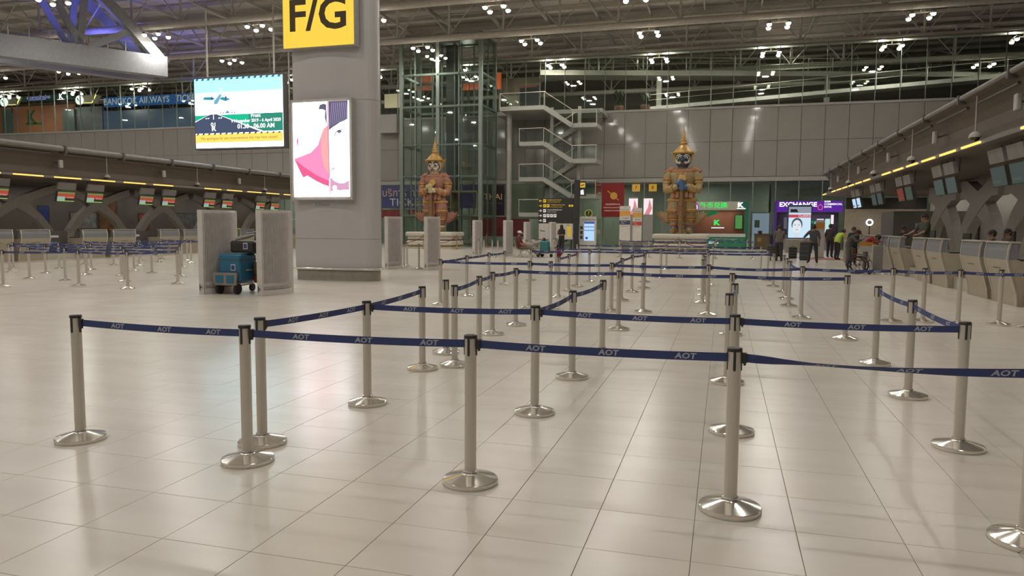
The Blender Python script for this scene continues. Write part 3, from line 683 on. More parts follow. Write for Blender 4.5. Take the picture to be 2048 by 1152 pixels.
# ------------------------------------------------------------------ loaded luggage trolley between the two near towers
M_TEAL = mat('blue_shell', '2f6f8d', .4, var=.05); M_RUB = mat('rubber', '2b2926', .7)
def wheel(q, c, r, wd, m=0, ax='x'):
    c = Vector(c); d = Vector((wd / 2, 0, 0)) if ax == 'x' else Vector((0, wd / 2, 0)); q.tube([c - d, c - d * .8, c + d * .8, c + d], [r * .85, r, r, r * .85], 18, m)
t = thing('luggage_trolley', 'airport luggage trolley with tan bumper between two grey air towers', 'trolley', (-11.3, 15.3, 0))
q = MB(); q.prism([(-11.62, 14.72, .22), (-11.02, 14.72, .22), (-10.98, 14.72, .52), (-11.66, 14.72, .52)], (0, -.02, 0), (0, .02, 0)); q.bx(-11.57, -11.36, 14.69, 14.705, .28, .46, 1); q.bx(-11.27, -11.07, 14.69, 14.705, .28, .46, 1); q.build('bumper', [mat('tan_plastic', '8d8579', .5), M_TEAL], t)
for s in (-1, 1):
    q = MB(); q.tube([(-11.32 + s * .26, 14.75, .2), (-11.32 + s * .26, 15.3, .22), (-11.32 + s * .26, 15.75, .3), (-11.32 + s * .25, 15.95, .95)], .018, 8); q.build('side_rail', M_STEEL, t)
    q = MB(); wheel(q, (-11.32 + s * .25, 14.84, .13), .13, .07); q.build('wheel', M_RUB, t)
q = MB(); wheel(q, (-11.32, 15.75, .1), .1, .06); q.cyl((-11.32, 15.75, .1), (-11.32, 15.75, .28), .02, 8); q.build('wheel', M_RUB, t)
q = MB(); q.cyl((-11.57, 15.95, .95), (-11.07, 15.95, .95), .022, 8); q.build('handle', M_BLACKP, t)
q = MB(); q.bx(-11.58, -11.06, 14.8, 15.7, .24, .27); q.build('deck', M_STEEL, t)
def case(name, label, c, d, m, extra=None):
    t = thing(name, label, 'suitcase' if 'case' in name else 'box', (c[0], c[1], c[2] - d[2] / 2))
    q = MB(); q.rbox(c, d, min(d[0], d[1]) * .12); q.build('shell', m, t)
    q = MB(); q.bx(c[0] - d[0] / 2 - .004, c[0] + d[0] / 2 + .004, c[1] - d[1] / 2 - .004, c[1] + d[1] / 2 + .004, c[2] + d[2] * .28, c[2] + d[2] * .31); q.build('rim', M_DGREY, t)
    q = MB(); q.tube([(c[0] + d[0] / 2, c[1] - .1, c[2] - .05), (c[0] + d[0] / 2 + .03, c[1] - .1, c[2] - .05), (c[0] + d[0] / 2 + .03, c[1] + .1, c[2] - .05), (c[0] + d[0] / 2, c[1] + .1, c[2] - .05)], .012, 6); q.build('handle', M_STEEL, t)
    q = MB(); q.box((c[0] + d[0] * .18, c[1] - d[1] / 2 - .003, c[2] + .02), (.12, .006, .15), 0); q.build('sticker', M_WHITE, t); q = MB(); q.box((c[0] + d[0] * .18, c[1] - d[1] / 2 - .008, c[2] + .02), (.09, .004, .11), 0); q.build('sticker_print', mat('sticker_blue', '3d4a86', .6), t)
    return t
case('blue_suitcase', 'big blue hard case lying on the luggage trolley', (-11.28, 15.15, .62), (.62, .66, .68), M_TEAL)
case('dark_case', 'black case stacked on top of the blue case', (-11.1, 15.3, 1.125), (.66, .5, .29), M_BLACKP)
case('brown_box', 'brown carton behind the blue case on the trolley', (-10.82, 15.5, .6), (.28, .4, .3), mat('carton', '7a5a40', .8))
case('red_box', 'red box under the brown carton on the trolley', (-10.82, 15.5, .345), (.28, .4, .2), mat('red_box', '8a3b33', .7))
t = thing('folded_bags', 'striped folded bags lying on the black case', 'bag', (-11.05, 15.3, 1.28))
for k in range(4):
    q = MB(); q.tube([(-11.3 + .05 * k, 15.1 + .08 * k, 1.30 + .03 * k), (-11.1, 15.2 + .06 * k, 1.36 + .03 * k), (-10.85, 15.25 + .05 * k, 1.42 + .03 * k)], [.03, .05, .03], 8); q.build('bag_roll', mat('bag_stripe%d' % (k % 2), '3b3a44' if k % 2 else '9a938d', .8), t)

# ================================================================== CHECK-IN ISLANDS
M_FASC = mat('fascia_brown', '5d5043', .6, var=.05); M_LIP = mat('canopy_lip', '7d7872', .45, .2)
def island(X, s, ys, y_end0, y_end1, nm, side):
    """X: counter front; s=+1 island lies towards +X"""
    cp = thing('check_in_canopy', 'dark curved canopy with amber light strip over the %s check-in counters' % side, 'canopy', (X, (y_end0 + y_end1) / 2, 0))
    pr = [(-.08, 5.02), (.1, 4.95), (.28, 4.72), (.36, 4.45), (.32, 4.15), (.16, 3.92), (.02, 3.82), (.2, 3.72), (1.2, 3.68), (6.2, 3.68), (6.2, 5.3), (2.5, 5.5), (.3, 5.2)]
    q = MB(); q.prism([(X + s * a, 0, b) for a, b in pr], (0, y_end0, 0), (0, y_end1, 0)); q.build('hood', M_FASC, cp)
    n = int((y_end1 - y_end0) / 3.4); L = (y_end1 - y_end0) / n
    for k in range(n):
        y0 = y_end0 + k * L
        q = MB(); q.cyl((X - s * .1, y0 + .08, 5.08), (X - s * .1, y0 + L - .08, 5.08), .13 if s < 0 else .065, 12); q.build('lip_tube', M_LIP if s < 0 else M_GREY, cp)
        q = MB(); q.box((X - s * .08, y0, 5.05), (.34, .12, .36) if s < 0 else (.2, .1, .24)); q.build('lip_clamp', M_DGREY, cp)
        q = MB(); q.bar((X + s * .12, y0 + .2, 4.86), (X + s * .12, y0 + L - .5, 4.86), .05, .05); q.build('cable_rail', M_LIP, cp)
    q = MB(); q.bar((X, y_end0, 3.78), (X, y_end1, 3.78), .1, .1); q.build('strip_rail', M_LIP, cp)
    y = y_end0 + .4; k = 0
    while y < y_end1 - 1.5:
        q = MB(); q.bx(X - s * .07 - .02, X - s * .07 + .02, y, y + 1.45, 3.75, 3.80)
        if k % 7 != 5: q.build('strip_lamp', M_SCREENG, cp)
        y += 2.02; k += 1
    # hanging cameras, speakers
    for k in range(int((y_end1 - y_end0) / 6.5)):
        y = y_end0 + 4 + 6.5 * k
        c = thing('wall_speaker', '', 'speaker', (X + s * .05, y, 4.4)); c['label'] = 'small white box speaker, %s along the %s canopy' % (ORD[k], side); c['group'] = 'canopy speakers'
        q = MB(); q.rbox((X + s * .02, y, 4.4), (.12, .2, .36), .03); q.build('cabinet', M_LGREY, c); q = MB(); q.bar((X + s * .08, y, 4.4), (X + s * .4, y, 4.5), .04, .04); q.build('bracket', M_DGREY, c)
        c = thing('dome_camera', '', 'camera', (X - s * .02, y + 2.6, 4.0)); c['label'] = 'dome camera on a rod, %s along the %s canopy' % (ORD[k], side); c['group'] = 'canopy cameras'
        q = MB(); q.lathe([(.02, .16), (.12, .1), (.15, .02), (.15, 0)], 14, (X - s * .02, y + 2.6, 3.95)); q.build('housing', M_LGREY, c)
        q = MB(); q.ball((X - s * .02, y + 2.6, 3.95), (.11, .11, .1), 12, 0, 5, -pi / 2, 0); q.build('dome', M_BLACKP, c); q = MB(); q.cyl((X - s * .02, y + 2.6, 4.1), (X - s * .02, y + 2.6, 4.98), .02, 6); q.build('rod', M_LGREY, c)
    # counters
    M_CT = mat('counter_beige', 'b0a48e', .45, var=.04); M_CU = mat('counter_grey', '87878a', .4, .2, var=.04)
    pf = [(-.1, 1.36), (-.13, 1.2), (-.14, 1.0), (-.1, .82), (-.02, .55), (.06, .25), (.08, 0)]
    cnt = 0
    for p_, y0 in enumerate(ys):
        for u in (0, 1.82):
            a, b = y0 + u, y0 + u + 1.42
            t = thing('check_in_counter', 'beige and grey check-in counter, %s along the %s island' % (ORD[cnt] if cnt < 12 else 'last', side), 'counter', (X, (a + b) / 2, 0), group='check-in counters'); cnt += 1
            q = MB(); q.prism([(X + s * x, 0, z) for x, z in pf[2:]] + [(X + s * .7, 0, 0), (X + s * .7, 0, 1.0)], (0, a, 0), (0, b, 0)); q.build('body', M_CT, t)
            q = MB(); q.prism([(X + s * x, 0, z) for x, z in pf[:3]] + [(X + s * .05, 0, 1.0), (X + s * .05, 0, 1.36)], (0, a, 0), (0, b, 0)); q.build('upper_panel', M_CU, t)
            for e in (a, b):
                q = MB(); q.prism([(X + s * (x - .012), 0, z) for x, z in pf] + [(X + s * (x + .02), 0, z) for x, z in reversed(pf)], (0, e - .025, 0), (0, e + .025, 0)); q.build('edge_trim', M_STEEL, t)
            q = MB(); q.bx(min(X - s * .14, X + s * .1), max(X - s * .14, X + s * .1), a - .02, b + .02, 1.36, 1.39); q.build('ledge', M_STEEL, t)
            q = MB(); q.bx(min(X + s * .1, X + s * .7), max(X + s * .1, X + s * .7), a, b, .98, 1.02); q.build('desk_top', M_DGREY, t)
            q = MB(); pn_ = X - s * .105; q.bx(min(pn_, pn_ + s * .03), max(pn_, pn_ + s * .03), a + .5, a + .95, .80, .815); q.build('name_strip', M_DGREY, t)
        a, b = y0 + 3.3, ys[p_ + 1] - .06 if p_ + 1 < len(ys) else y0 + 4.95
        t = thing('baggage_scale', 'dark baggage scale bay with blue and white strips, %s along the %s island' % (ORD[p_], side), 'baggage scale', (X + s * .4, (a + b) / 2, 0), group='baggage scale bays')
        q = MB(); q.bx(min(X + s * .25, X + s * .9), max(X + s * .25, X + s * .9), a, b, 0, .3); q.build('scale_bed', M_DGREY, t)
        q = MB(); q.bx(min(X + s * .75, X + s * .9), max(X + s * .75, X + s * .9), a, b, .3, 1.3); q.build('back_plate', mat('bay_back', '54504a', .6), t)
        xx = X + s * .74; q = MB(); q.bx(xx - .005, xx + .005, a + .5, b - .5, 1.0, 1.1); q.build('white_strip', M_WHITE, t)
        q = MB(); q.bx(xx - .005, xx + .005, a + .5, b - .5, .72, .79); q.build('blue_strip', mat('blue_strip', '6a93b4', .6), t)
        q = MB(); q.bx(min(X + s * .22, X + s * .25), max(X + s * .22, X + s * .25), a, b, 0, .34); q.build('front_lip', M_STEEL, t)
    return cp
island(6.0, 1, [13.0, 18.05, 23.15, 28.25, 33.35], 8.0, 50.5, 'R', 'right')
island(-29.5, -1, [17.9, 22.9, 27.93, 32.93, 37.95, 43.0], 10.0, 51.0, 'L', 'left')

# monitors above the counters
def monitor(X, s, y, idx, side, kind, w_=1.0):
    t = thing('counter_display', 'hanging two-tier counter display, %s along the %s island' % (ORD[idx] if idx < 12 else 'last', side), 'display', (X + s * .3, y, 2.7), group='counter displays')
    q = MB(); q.cyl((X + s * .42, y + .2, 3.3), (X + s * .42, y + .2, 3.7), .02, 6); q.cyl((X + s * .42, y + w_ - .2, 3.3), (X + s * .42, y + w_ - .2, 3.7), .02, 6); q.build('hanger', M_DGREY, t)
    q = MB(); up = Vector((-s * .22, 0, .97)).normalized(); rg = Vector((0, 1, 0)) if s < 0 else Vector((0, -1, 0)); y0 = y if s < 0 else y + w_
    for z0, h, nm, mm in ((2.68, .5, 'screen_housing', M_BLACKP), (3.24, .34, 'number_panel', M_GREY)):
        q = MB(); o = Vector((X + s * (.36 - (z0 - 2.68) * .2), y0, z0)); n_ = rg.cross(up)
        q.prism([o, o + rg * w_, o + rg * w_ + up * h, o + up * h], (0, 0, 0), -n_ * .1); q.build(nm, mm, t)
        if nm == 'screen_housing':
            p = Panel(o, rg, up)
            if kind == 'red':
                R_ = lambda n2, a0, a1, b0, b1, c, st: p.poly(n2, [(a0 * w_, b0 * h), (a1 * w_, b0 * h), (a1 * w_, b1 * h), (a0 * w_, b1 * h)], lamp_mat('scr_' + c, c, st), t, 1)
                R_('screen_band', .03, .97, .78, .93, '79904f', .8); R_('screen_band', .03, .97, .5, .78, 'b4503f', .8); R_('screen_block', .03, .45, .12, .5, '9ab7a8', .8); R_('screen_block', .45, .97, .12, .36, '3b352e', .8); R_('screen_block', .45, .97, .36, .5, 'b4503f', .8); R_('screen_band', .03, .97, .04, .12, '9fbf6a', .8)
                p.text('screen_text', 'AirAsia', .12, .72 * w_, .43 * h, lamp_mat('scr_txt', 'e6c3b4', .7), t, 2, shear=.2)
            else:
                c, st = kind; p.poly('screen', [(.03 * w_, .05 * h), (.97 * w_, .05 * h), (.97 * w_, .95 * h), (.03 * w_, .95 * h)], lamp_mat('scr_' + c, c, st), t, 1)
                p.poly('screen_block', [(.1 * w_, .2 * h), (.6 * w_, .2 * h), (.6 * w_, .3 * h), (.1 * w_, .3 * h)], lamp_mat('scr_dim', '6d7068', .5), t, 2)
k = 0
for y0 in (22.9, 27.93, 32.93, 37.95, 43.0):
    for u in (-.95, .7):
        monitor(-29.5, -1, y0 + u, k, 'left', 'red'); k += 1
k = 0
GKS = [('5d6763', .5), ('5d6763', .5), ('66706c', .5), ('66706c', .5), ('5f6a60', .5), ('8a4a40', .6), ('5f6a66', .5), ('5f6a66', .5), ('b9d4ee', 1.0), ('b9d4ee', 1.0), ('4f5a52', .5), ('4f5a52', .5)]
for y0 in (13.0, 18.05, 23.15, 28.25, 33.35, 38.4):
    for u in (.5, 1.75):
        if y0 + u > 15: monitor(6.0, 1, y0 + u, k, 'right', GKS[k % 12]); k += 1

# crossing arch frames behind the counters
M_ARCH = mat('arch_paint', '938d85', .55, .1)
def arch(X, y, sc, lab, hw0=.18):
    top = 3.45 - (hw0 - .18)
    t = thing('arch_frame', lab, 'arch', (X, y, 0), group='crossing arch frames')
    for s in (-1, 1):
        C = [(-2.25, 0), (-2.1, .6), (-1.75, 1.3), (-1.2, 1.95), (-.55, 2.4), (.1, 2.72), (.8, 3.0), (1.5, 3.25), (2.2, top)]
        q = MB(); L_ = []; R_ = []
        for i, (a, b) in enumerate(C):
            a2, b2 = C[min(i + 1, len(C) - 1)]; a1, b1 = C[max(i - 1, 0)]; d = Vector((a2 - a1, b2 - b1)).normalized(); hw = hw0 + (.05 if 3 < i < 6 else 0)
            L_.append((X, y + s * (a * sc - d.y * hw), b + d.x * hw)); R_.append((X, y + s * (a * sc + d.y * hw), b - d.x * hw))
        n = len(C); V_ = []
        for dx in (-.18 + s * .01, .18 + s * .01): V_ += [(p[0] + dx, p[1], p[2]) for p in L_ + R_]
        F_ = []
        for i in range(n - 1):
            F_ += [(i, i + 1, n + i + 1, n + i), (2 * n + i + 1, 2 * n + i, 3 * n + i, 3 * n + i + 1), (i + 1, i, 2 * n + i, 2 * n + i + 1), (n + i, n + i + 1, 3 * n + i + 1, 3 * n + i)]
        F_ += [(0, n, 3 * n, 2 * n), (n - 1, 3 * n - 1, 4 * n - 1, 2 * n - 1)]
        q.add(V_, F_); q.build('arch_rib', M_ARCH, t)
for k, y in enumerate((22.5, 27.5, 32.3, 37.1, 42.0, 46.9)): arch(-33.0, y, 1.0, 'grey crossing arch frame, %s behind the left counters' % ORD[k])
for k, y in enumerate((17.5, 22.5, 27.5, 32.5, 37.5)): arch(9.6, y, 1.0, 'grey crossing arch frame, %s behind the right counters' % ORD[k], .36)
for s_, X, y0, y1 in ((-1, -29.5, 12, 50), (1, 6.0, 10, 50)):  # added fill under the canopies, brightens counters, arches and back walls; no visible fittings
    L_ = y1 - y0
    area('canopy_fill', (X + s_ * 5.2, (y0 + y1) / 2, 3.6), (0, 0, 0), .5, 130 if s_ < 0 else 190, (1, .95, .86), 'RECTANGLE', L_)
    area('canopy_fill', (X + s_ * 1.4, (y0 + y1) / 2, 3.6), (0, 0, 0), .3, 110, (1, .93, .8), 'RECTANGLE', L_)

# ================================================================== BACK OF THE ISLANDS
mb = MB(); mb.bx(12.1, 12.3, 8, 50.5, 0, 3.7); struct('wall_check_in_right', mb, mat('island_wall_grey', 'aaa49b', .6, var=.06, scale=1))
mb = MB(); mb.bx(-36.0, -35.8, 10, 51, 0, 3.7); struct('wall_check_in_left', mb, mat('island_wall_dark', '6f6a62', .6, var=.2, scale=.6))
for k, (y, z, wd, h, c, lb) in enumerate([(24.6, 1.5, 1.6, .8, '7d8a86', 'pale shelf picture behind the leftmost arch'), (26.2, 1.5, .7, .7, 'b0332f', 'red poster behind the leftmost arch'), (28.4, 2.45, 1.6, .35, '4b463c', 'dark board with yellow line behind the left arches'), (31.2, 1.5, .6, 1.1, '3c4a8e', 'blue lit advert behind the second left arch'), (33.2, 1.4, 1.8, .9, '8b908c', 'grey shelf unit picture behind the second left arch'), (35.2, 1.3, 1.3, 1.9, '7d5a3c', 'tall brown timber panel behind the left counters'), (38.3, 1.4, .8, .9, 'c04a4c', 'red rounded poster behind the third left arch'), (41.5, 1.4, 2.2, 1.0, '6b6f70', 'grey advert panel behind the fourth left arch')]):
    t = thing('wall_poster', lb, 'poster', (-35.75, y, z)); q = MB(); q.bx(-35.8, -35.76, y, y + wd, z, z + h); q.build('print', mat('print_' + c, c, .5, var=.35, scale=3), t)
    q = MB()
    for a, b, c_, d_ in ((y - .03, y + wd + .03, z - .04, z), (y - .03, y + wd + .03, z + h, z + h + .04), (y - .03, y, z, z + h), (y + wd, y + wd + .03, z, z + h)): q.bx(-35.8, -35.74, a, b, c_, d_)
    q.build('frame', M_DGREY, t)
t = thing('shop_name', 'pale shop name lettering on the dark wall behind the left counters', 'sign', (-35.7, 30.2, 2.2)); pn = Panel((-35.74, 29, 2.2), (0, 1, 0), (0, 0, 1)); pn.text('lettering', 'COTTO', .36, 1.0, .25, M_LGREY, t)
for k, (y, z) in enumerate([(20, 1.0), (23.5, .9), (27.2, 1.0), (31.6, .9), (36.5, 1.0)]):
    t = thing('bay_screen', 'dark flat monitor standing behind the right counters, %s along' % ORD[k], 'monitor', (9.0, y, z), group='monitors behind the right counters')
    q = MB(); q.bx(8.98, 9.04, y, y + .9, z + .15, z + .6); q.build('screen', M_BLACKP, t); q = MB(); q.cyl((9.03, y + .45, 0), (9.03, y + .45, z + .3), .03, 8); q.build('stand', M_GREY, t)
for k, (y, x) in enumerate([(25.9, 11.9), (22.4, 11.9)]):
    t = thing('red_indicator', 'small red lit number display behind the right counters, %s' % ('farther' if k == 0 else 'nearer'), 'indicator', (x, y, 2.35)); q = MB(); q.bx(x - .1, x, y - .2, y + .2, 2.3, 2.5); q.build('case', M_BLACKP, t); q = MB(); q.bx(x - .105, x - .1, y - .16, y + .16, 2.36, 2.44); q.build('lit_face', lamp_mat('red_led', 'ff3a30', 1.5), t)
t = thing('dark_cabin', 'dark booth cabin at the far end of the right counters', 'cabin', (10.4, 42, 0))
q = MB(); q.bx(8.2, 12, 41, 44, 0, 2.55); q.build('cabin_body', M_DGREY, t); q = MB(); q.bx(9.2, 9.7, 40.97, 41, 1.5, 1.95); q.build('notice', mat('notice_blue', '8e93b4', .6), t)
t = thing('mirror_stand', 'round lit mirror lamp by the cream wall beyond the counters', 'lamp', (8.7, 50.2, 0))
q = MB(); q.cyl((8.7, 50.2, 0), (8.7, 50.2, 1.9), .03, 8); q.build('stand', M_BLACKP, t); q = MB(); q.tube([(8.7 + .17 * cos(a * pi / 10), 50.2, 2.05 + .17 * sin(a * pi / 10)) for a in range(21)], .045, 8); q.build('ring_lamp', lamp_mat('ring_white', 'f2f2ff', 2.0), t)
t = thing('cream_partition', 'cream partition wall beyond the right counters', 'partition', (9.6, 51, 0)); q = MB(); q.bx(7.4, 12, 50.9, 51.1, 0, 2.9); q.build('board', mat('cream', 'b5a893', .6), t); q = MB(); q.bx(7.4, 12, 50.85, 51.15, 2.9, 3.6); q.build('header', M_BLACKP, t)

# ================================================================== GLASS LIFT TOWER
lift = thing('glass_lift', 'tall glass lift tower with green-grey steel frame behind the left statue', 'lift tower', (-21.85, 56.8, 0))
LX = [-25.2, -24.0, -22.05, -20.3, -18.5]; LZ = [0, 2.5, 5.6, 8.1, 11.1, 13.6, 16.6]; LY0, LY1 = 55., 58.6
for i, x in enumerate(LX):
    for y in (LY0, LY1):
        q = MB(); r = .14 if i in (0, 2, 4) else .05; q.bx(x - r, x + r, y - r, y + r, 0, 16.7); q.build('upright', M_FRAME, lift)
for x in (LX[0], LX[-1]): q = MB(); q.bx(x - .05, x + .05, 56.75, 56.85, 0, 16.7); q.build('upright', M_FRAME, lift)
for z in LZ[1:]:
    for y in (LY0, LY1): q = MB(); q.bx(LX[0], LX[-1], y - .1, y + .1, z - .09, z + .09); q.build('cross_beam', M_FRAME, lift)
    for x in (LX[0], LX[-1]): q = MB(); q.bx(x - .1, x + .1, LY0, LY1, z - .09, z + .09); q.build('cross_beam', M_FRAME, lift)
    for x in LX[1:-1]: q = MB(); q.ball((x, LY0 - .12, z), .1, 8, 0, 4); q.build('glass_clamp', M_FRAME, lift)
M_LG = glass_mat('lift_glass', (.87, .92, .89), .05)
for z0, z1 in zip(LZ, LZ[1:]):
    for x0, x1 in zip(LX, LX[1:]):
        q = MB(); q.bx(x0 + .06, x1 - .06, LY0 - .13, LY0 - .115, z0 + .02, z1 - .02); q.build('pane', M_LG, lift)
    for y0, y1 in ((LY0, 56.8), (56.8, LY1)):
        q = MB(); q.bx(LX[-1] + .12, LX[-1] + .135, y0 + .04, y1 - .04, z0 + .02, z1 - .02); q.build('pane', M_LG, lift)
for x in (-24.5, -23.4, -22.6, -21.5, -20.9, -19.3): q = MB(); q.bx(x - .05, x + .05, 57.2, 57.32, 0, 16.5); q.build('guide_rail', M_FRAME, lift)
q = MB(); q.bx(-22.3, -21.4, 57.4, 58.2, 0, 16.4); q.build('service_shaft', M_DGREY, lift)
q = MB(); q.bx(LX[0], LX[-1], LY0, LY1, 16.6, 16.72); q.build('roof_plate', M_FRAME, lift)
car = MB(); car.bx(-21.2, -18.9, 55.4, 57.0, 4.35, 4.5); car.bx(-21.2, -18.9, 55.4, 57.0, 2.2, 2.3); car.bx(-21.2, -21.1, 55.4, 57, 2.2, 4.4); car.bx(-19.0, -18.9, 55.4, 57, 2.2, 4.4); car.build('lift_car', mat('lift_car_paint', 'a39a80', .4, .2), lift)

# ================================================================== ZIGZAG STAIRS
M_ST = mat('stair_paint', 'a7a79c', .5)
sta = thing('staircase', 'pale zigzag steel staircase with glass sides in front of the grey wall', 'staircase', (-12.5, 57, 0))
LV = [11.0, 9.55, 8.25, 6.85, 5.5, 4.15, 2.75, 1.4, 0]
for i, z in enumerate(LV[:-1]):
    left = i % 2 == 0
    x0, x1 = (-15.6, -13.6) if left else (-11.4, -9.5)
    if i == 0: x0 = -17.2
    q = MB(); q.bx(x0, x1, 55.8, 58.3, z - .32, z); q.build('landing', M_ST, sta)
    q = MB(); q.bx(x0 + .05, x1 - .05, 55.80, 55.82, z + .08, z + .95); q.build('glass_panel', M_GLASSC, sta)
    xe = x0 if left else x1; q = MB(); q.bx(xe - .01, xe + .01, 55.85, 58.25, z + .08, z + .95); q.build('glass_panel', M_GLASSC, sta)
    q = MB(); q.cyl((x0, 55.8, z + 1.02), (x1, 55.8, z + 1.02), .03, 6); q.cyl((xe, 55.8, z + 1.02), (xe, 58.3, z + 1.02), .03, 6)
    for xx in (x0 + .02, x1 - .02): q.cyl((xx, 55.8, z - .2), (xx, 55.8, z + 1.02), .03, 6)
    q.build('handrail', M_STEEL, sta)
    z2 = LV[i + 1]; a, b = (-13.6, -11.4) if left else (-11.4, -13.6); y0, y1 = (55.8, 56.9) if left else (57.15, 58.25)
    for y in (y0, y1): q = MB(); q.bar((a, y, z - .17), (b, y, z2 - .17), .08, .34); q.build('stringer', M_ST, sta)
    q = MB(); n = 8
    for k in range(n): t_ = (k + .5) / n; q.box((a + (b - a) * t_, (y0 + y1) / 2, z + (z2 - z) * (k + 1) / n - .03), (.3, y1 - y0, .05))
    tag(q.build('tread_flight', M_ST, sta), kind='stuff')
    q = MB(); q.prism([(a, y0, z + .1), (b, y0, z2 + .1), (b, y0, z2 + .95), (a, y0, z + .95)], (0, -.01, 0), (0, .01, 0)); q.build('glass_panel', M_GLASSC, sta)
    q = MB(); q.cyl((a, y0, z + 1.02), (b, y0, z2 + 1.02), .03, 6); q.build('handrail', M_STEEL, sta)
for x in (-13.27, -11.07): q = MB(); q.bx(x - .13, x + .13, 57.0, 57.1, 0, 11); q.build('column', M_ST, sta)
q = MB(); q.cyl((-16.75, 57.0, 0), (-16.75, 57.0, 10.7), .22, 14); q.build('column', M_LGREY, sta)
q = MB(); q.bx(-18.2, -9.5, 58.3, WY - .2, 10.68, 11.0); q.build('bridge_deck', M_ST, sta)
q = MB(); q.bx(-13.6, -9.5, 58.28, 58.3, 11.05, 11.95); q.build('glass_panel', M_GLASSC, sta)

# ================================================================== TEMPLE GUARDIAN STATUES
def guardian(X, Y, Z, skin, hands, cloth, accent, gold, lab, sc=1.0):
    t = thing('guardian_statue', lab, 'statue', (X, Y, Z)); t.scale = (sc, sc, sc)
    B = lambda q, n, m: q.build(n, m, t, local=True)
    for s in (-1, 1):
        q = MB(); q.tube([(s * .46, .02, .12), (s * .47, 0, .45), (s * .47, .02, .8), (s * .5, .02, 1.05), (s * .48, 0, 1.3), (s * .46, 0, 1.75), (s * .42, .02, 2.3), (s * .36, .02, 2.7)], [.26, .27, .33, .38, .45, .52, .5, .42], 16); B(q, 'leg', cloth)
        for z, r, m in ((.42, .31, hands), (.62, .33, accent), (.98, .43, gold), (1.12, .47, accent), (1.5, .53, accent), (1.62, .54, gold)):
            q = MB(); q.lathe([(r - .02, -.07), (r + .02, -.05), (r + .02, .05), (r - .02, .07)], 18, (s * .47, 0, z)); B(q, 'leg_band', m)
        for k in range(7): a = -pi * .15 - pi * .7 * k / 6; q = MB(); q.ball((s * .47 + .52 * cos(a), .52 * sin(a), 1.38), .055, 8, 0, 4); B(q, 'tassel', gold)
        q = MB(); q.tube([(s * .46, .2, .24), (s * .47, -.1, .25), (s * .5, -.5, .22), (s * .52, -.8, .24), (s * .53, -.92, .36)], [.22, .24, .21, .15, .06], 12); B(q, 'boot', gold)
        # flame-like flares beside the legs
        q = MB(); P = [(.55, .55), (.9, .65), (1.3, .85), (1.62, 1.2), (1.78, 1.55), (1.5, 1.42), (1.45, 1.6), (1.2, 1.45), (1.0, 1.55), (.6, 1.5)]
        q.prism([(s * a, .15, b) for a, b in P], (0, -.1, 0), (0, .12, 0)); B(q, 'flare', cloth)
        q = MB(); q.tube([(s * .7, .0, .72), (s * 1.15, -.02, .85), (s * 1.5, 0, 1.15), (s * 1.74, .05, 1.5)], [.05, .07, .06, .02], 8); B(q, 'flare_edge', accent)
        # arms
        q = MB(); q.tube([(s * .8, .05, 4.15), (s * 1.0, .05, 3.85), (s * 1.06, .02, 3.35), (s * 1.02, -.12, 3.0), (s * .75, -.5, 3.02), (s * .42, -.72, 3.15), (s * .25, -.78, 3.22)], [.3, .31, .28, .29, .27, .22, .19], 14); B(q, 'arm', cloth)
        for z, r in ((3.72, .36), (3.5, .34)): q = MB(); q.lathe([(r - .03, -.06), (r, 0), (r - .03, .06)], 16, (s * 1.03, .04, z)); B(q, 'arm_ring', gold)
        for (x, y, z) in ((.86, -.38, 3.0), (.55, -.65, 3.1)): q = MB(); q.tube([(s * (x + .05), y + .05, z - .01), (s * (x - .05), y - .05, z + .01)], .29, 14); B(q, 'arm_ring', gold)
        # shoulder plate with upturned tip
        q = MB(); q.tube([(s * .5, 0, 4.32), (s * .85, 0, 4.3), (s * 1.1, 0, 4.18), (s * 1.28, 0, 4.3)], [.26, .24, .14, .02], 12); B(q, 'shoulder_plate', accent)
        q = MB(); q.prism([(s * .78, 0, 4.2), (s * 1.2, 0, 3.95), (s * 1.34, 0, 3.72), (s * 1.12, 0, 3.68), (s * .85, 0, 3.7)], (0, -.24, 0), (0, .28, 0)); B(q, 'sleeve_flap', cloth)
        # ear fin
        q = MB(); q.prism([(s * .5, .1, 4.75), (s * .62, .1, 5.0), (s * .68, .1, 5.3), (s * .92, .1, 5.62), (s * .7, .1, 5.5), (s * .55, .1, 5.52), (s * .46, .1, 5.1)], (0, -.06, 0), (0, .06, 0)); B(q, 'ear_fin', gold)
    # torso, skirt, belt
    q = MB(); q.lathe([(.55, 2.55), (.62, 2.75), (.66, 3.0), (.74, 3.4), (.86, 3.8), (.9, 4.1), (.75, 4.32), (.4, 4.45)], 26, (0, .04, 0), 1, .66); B(q, 'torso', cloth)
    q = MB(); q.lathe([(.98, 2.22), (1.0, 2.3), (.86, 2.5), (.74, 2.72), (.68, 2.9)], 26, (0, .02, 0), 1, .66); B(q, 'skirt', cloth)
    q = MB(); q.lathe([(.90, 2.18), (1.04, 2.24), (1.04, 2.34), (.92, 2.42)], 26, (0, .02, 0), 1, .66); B(q, 'skirt_hem', gold)
    for k in range(5): x = -.6 + .3 * k; q = MB(); q.prism([(x - .11, -.56 - .12 * (1 - abs(x)), 2.86), (x + .11, -.56 - .12 * (1 - abs(x)), 2.86), (x + .13, -.66 - .12 * (1 - abs(x)), 2.5), (x, -.7 - .12 * (1 - abs(x)), 2.4), (x - .13, -.66 - .12 * (1 - abs(x)), 2.5)], (0, -.03, 0), (0, .05, 0)); B(q, 'belt_plate', accent)
    q = MB(); q.lathe([(.72, 4.12), (.78, 4.2), (.6, 4.36), (.42, 4.46)], 26, (0, .02, 0), 1.12, .74); B(q, 'collar', accent)
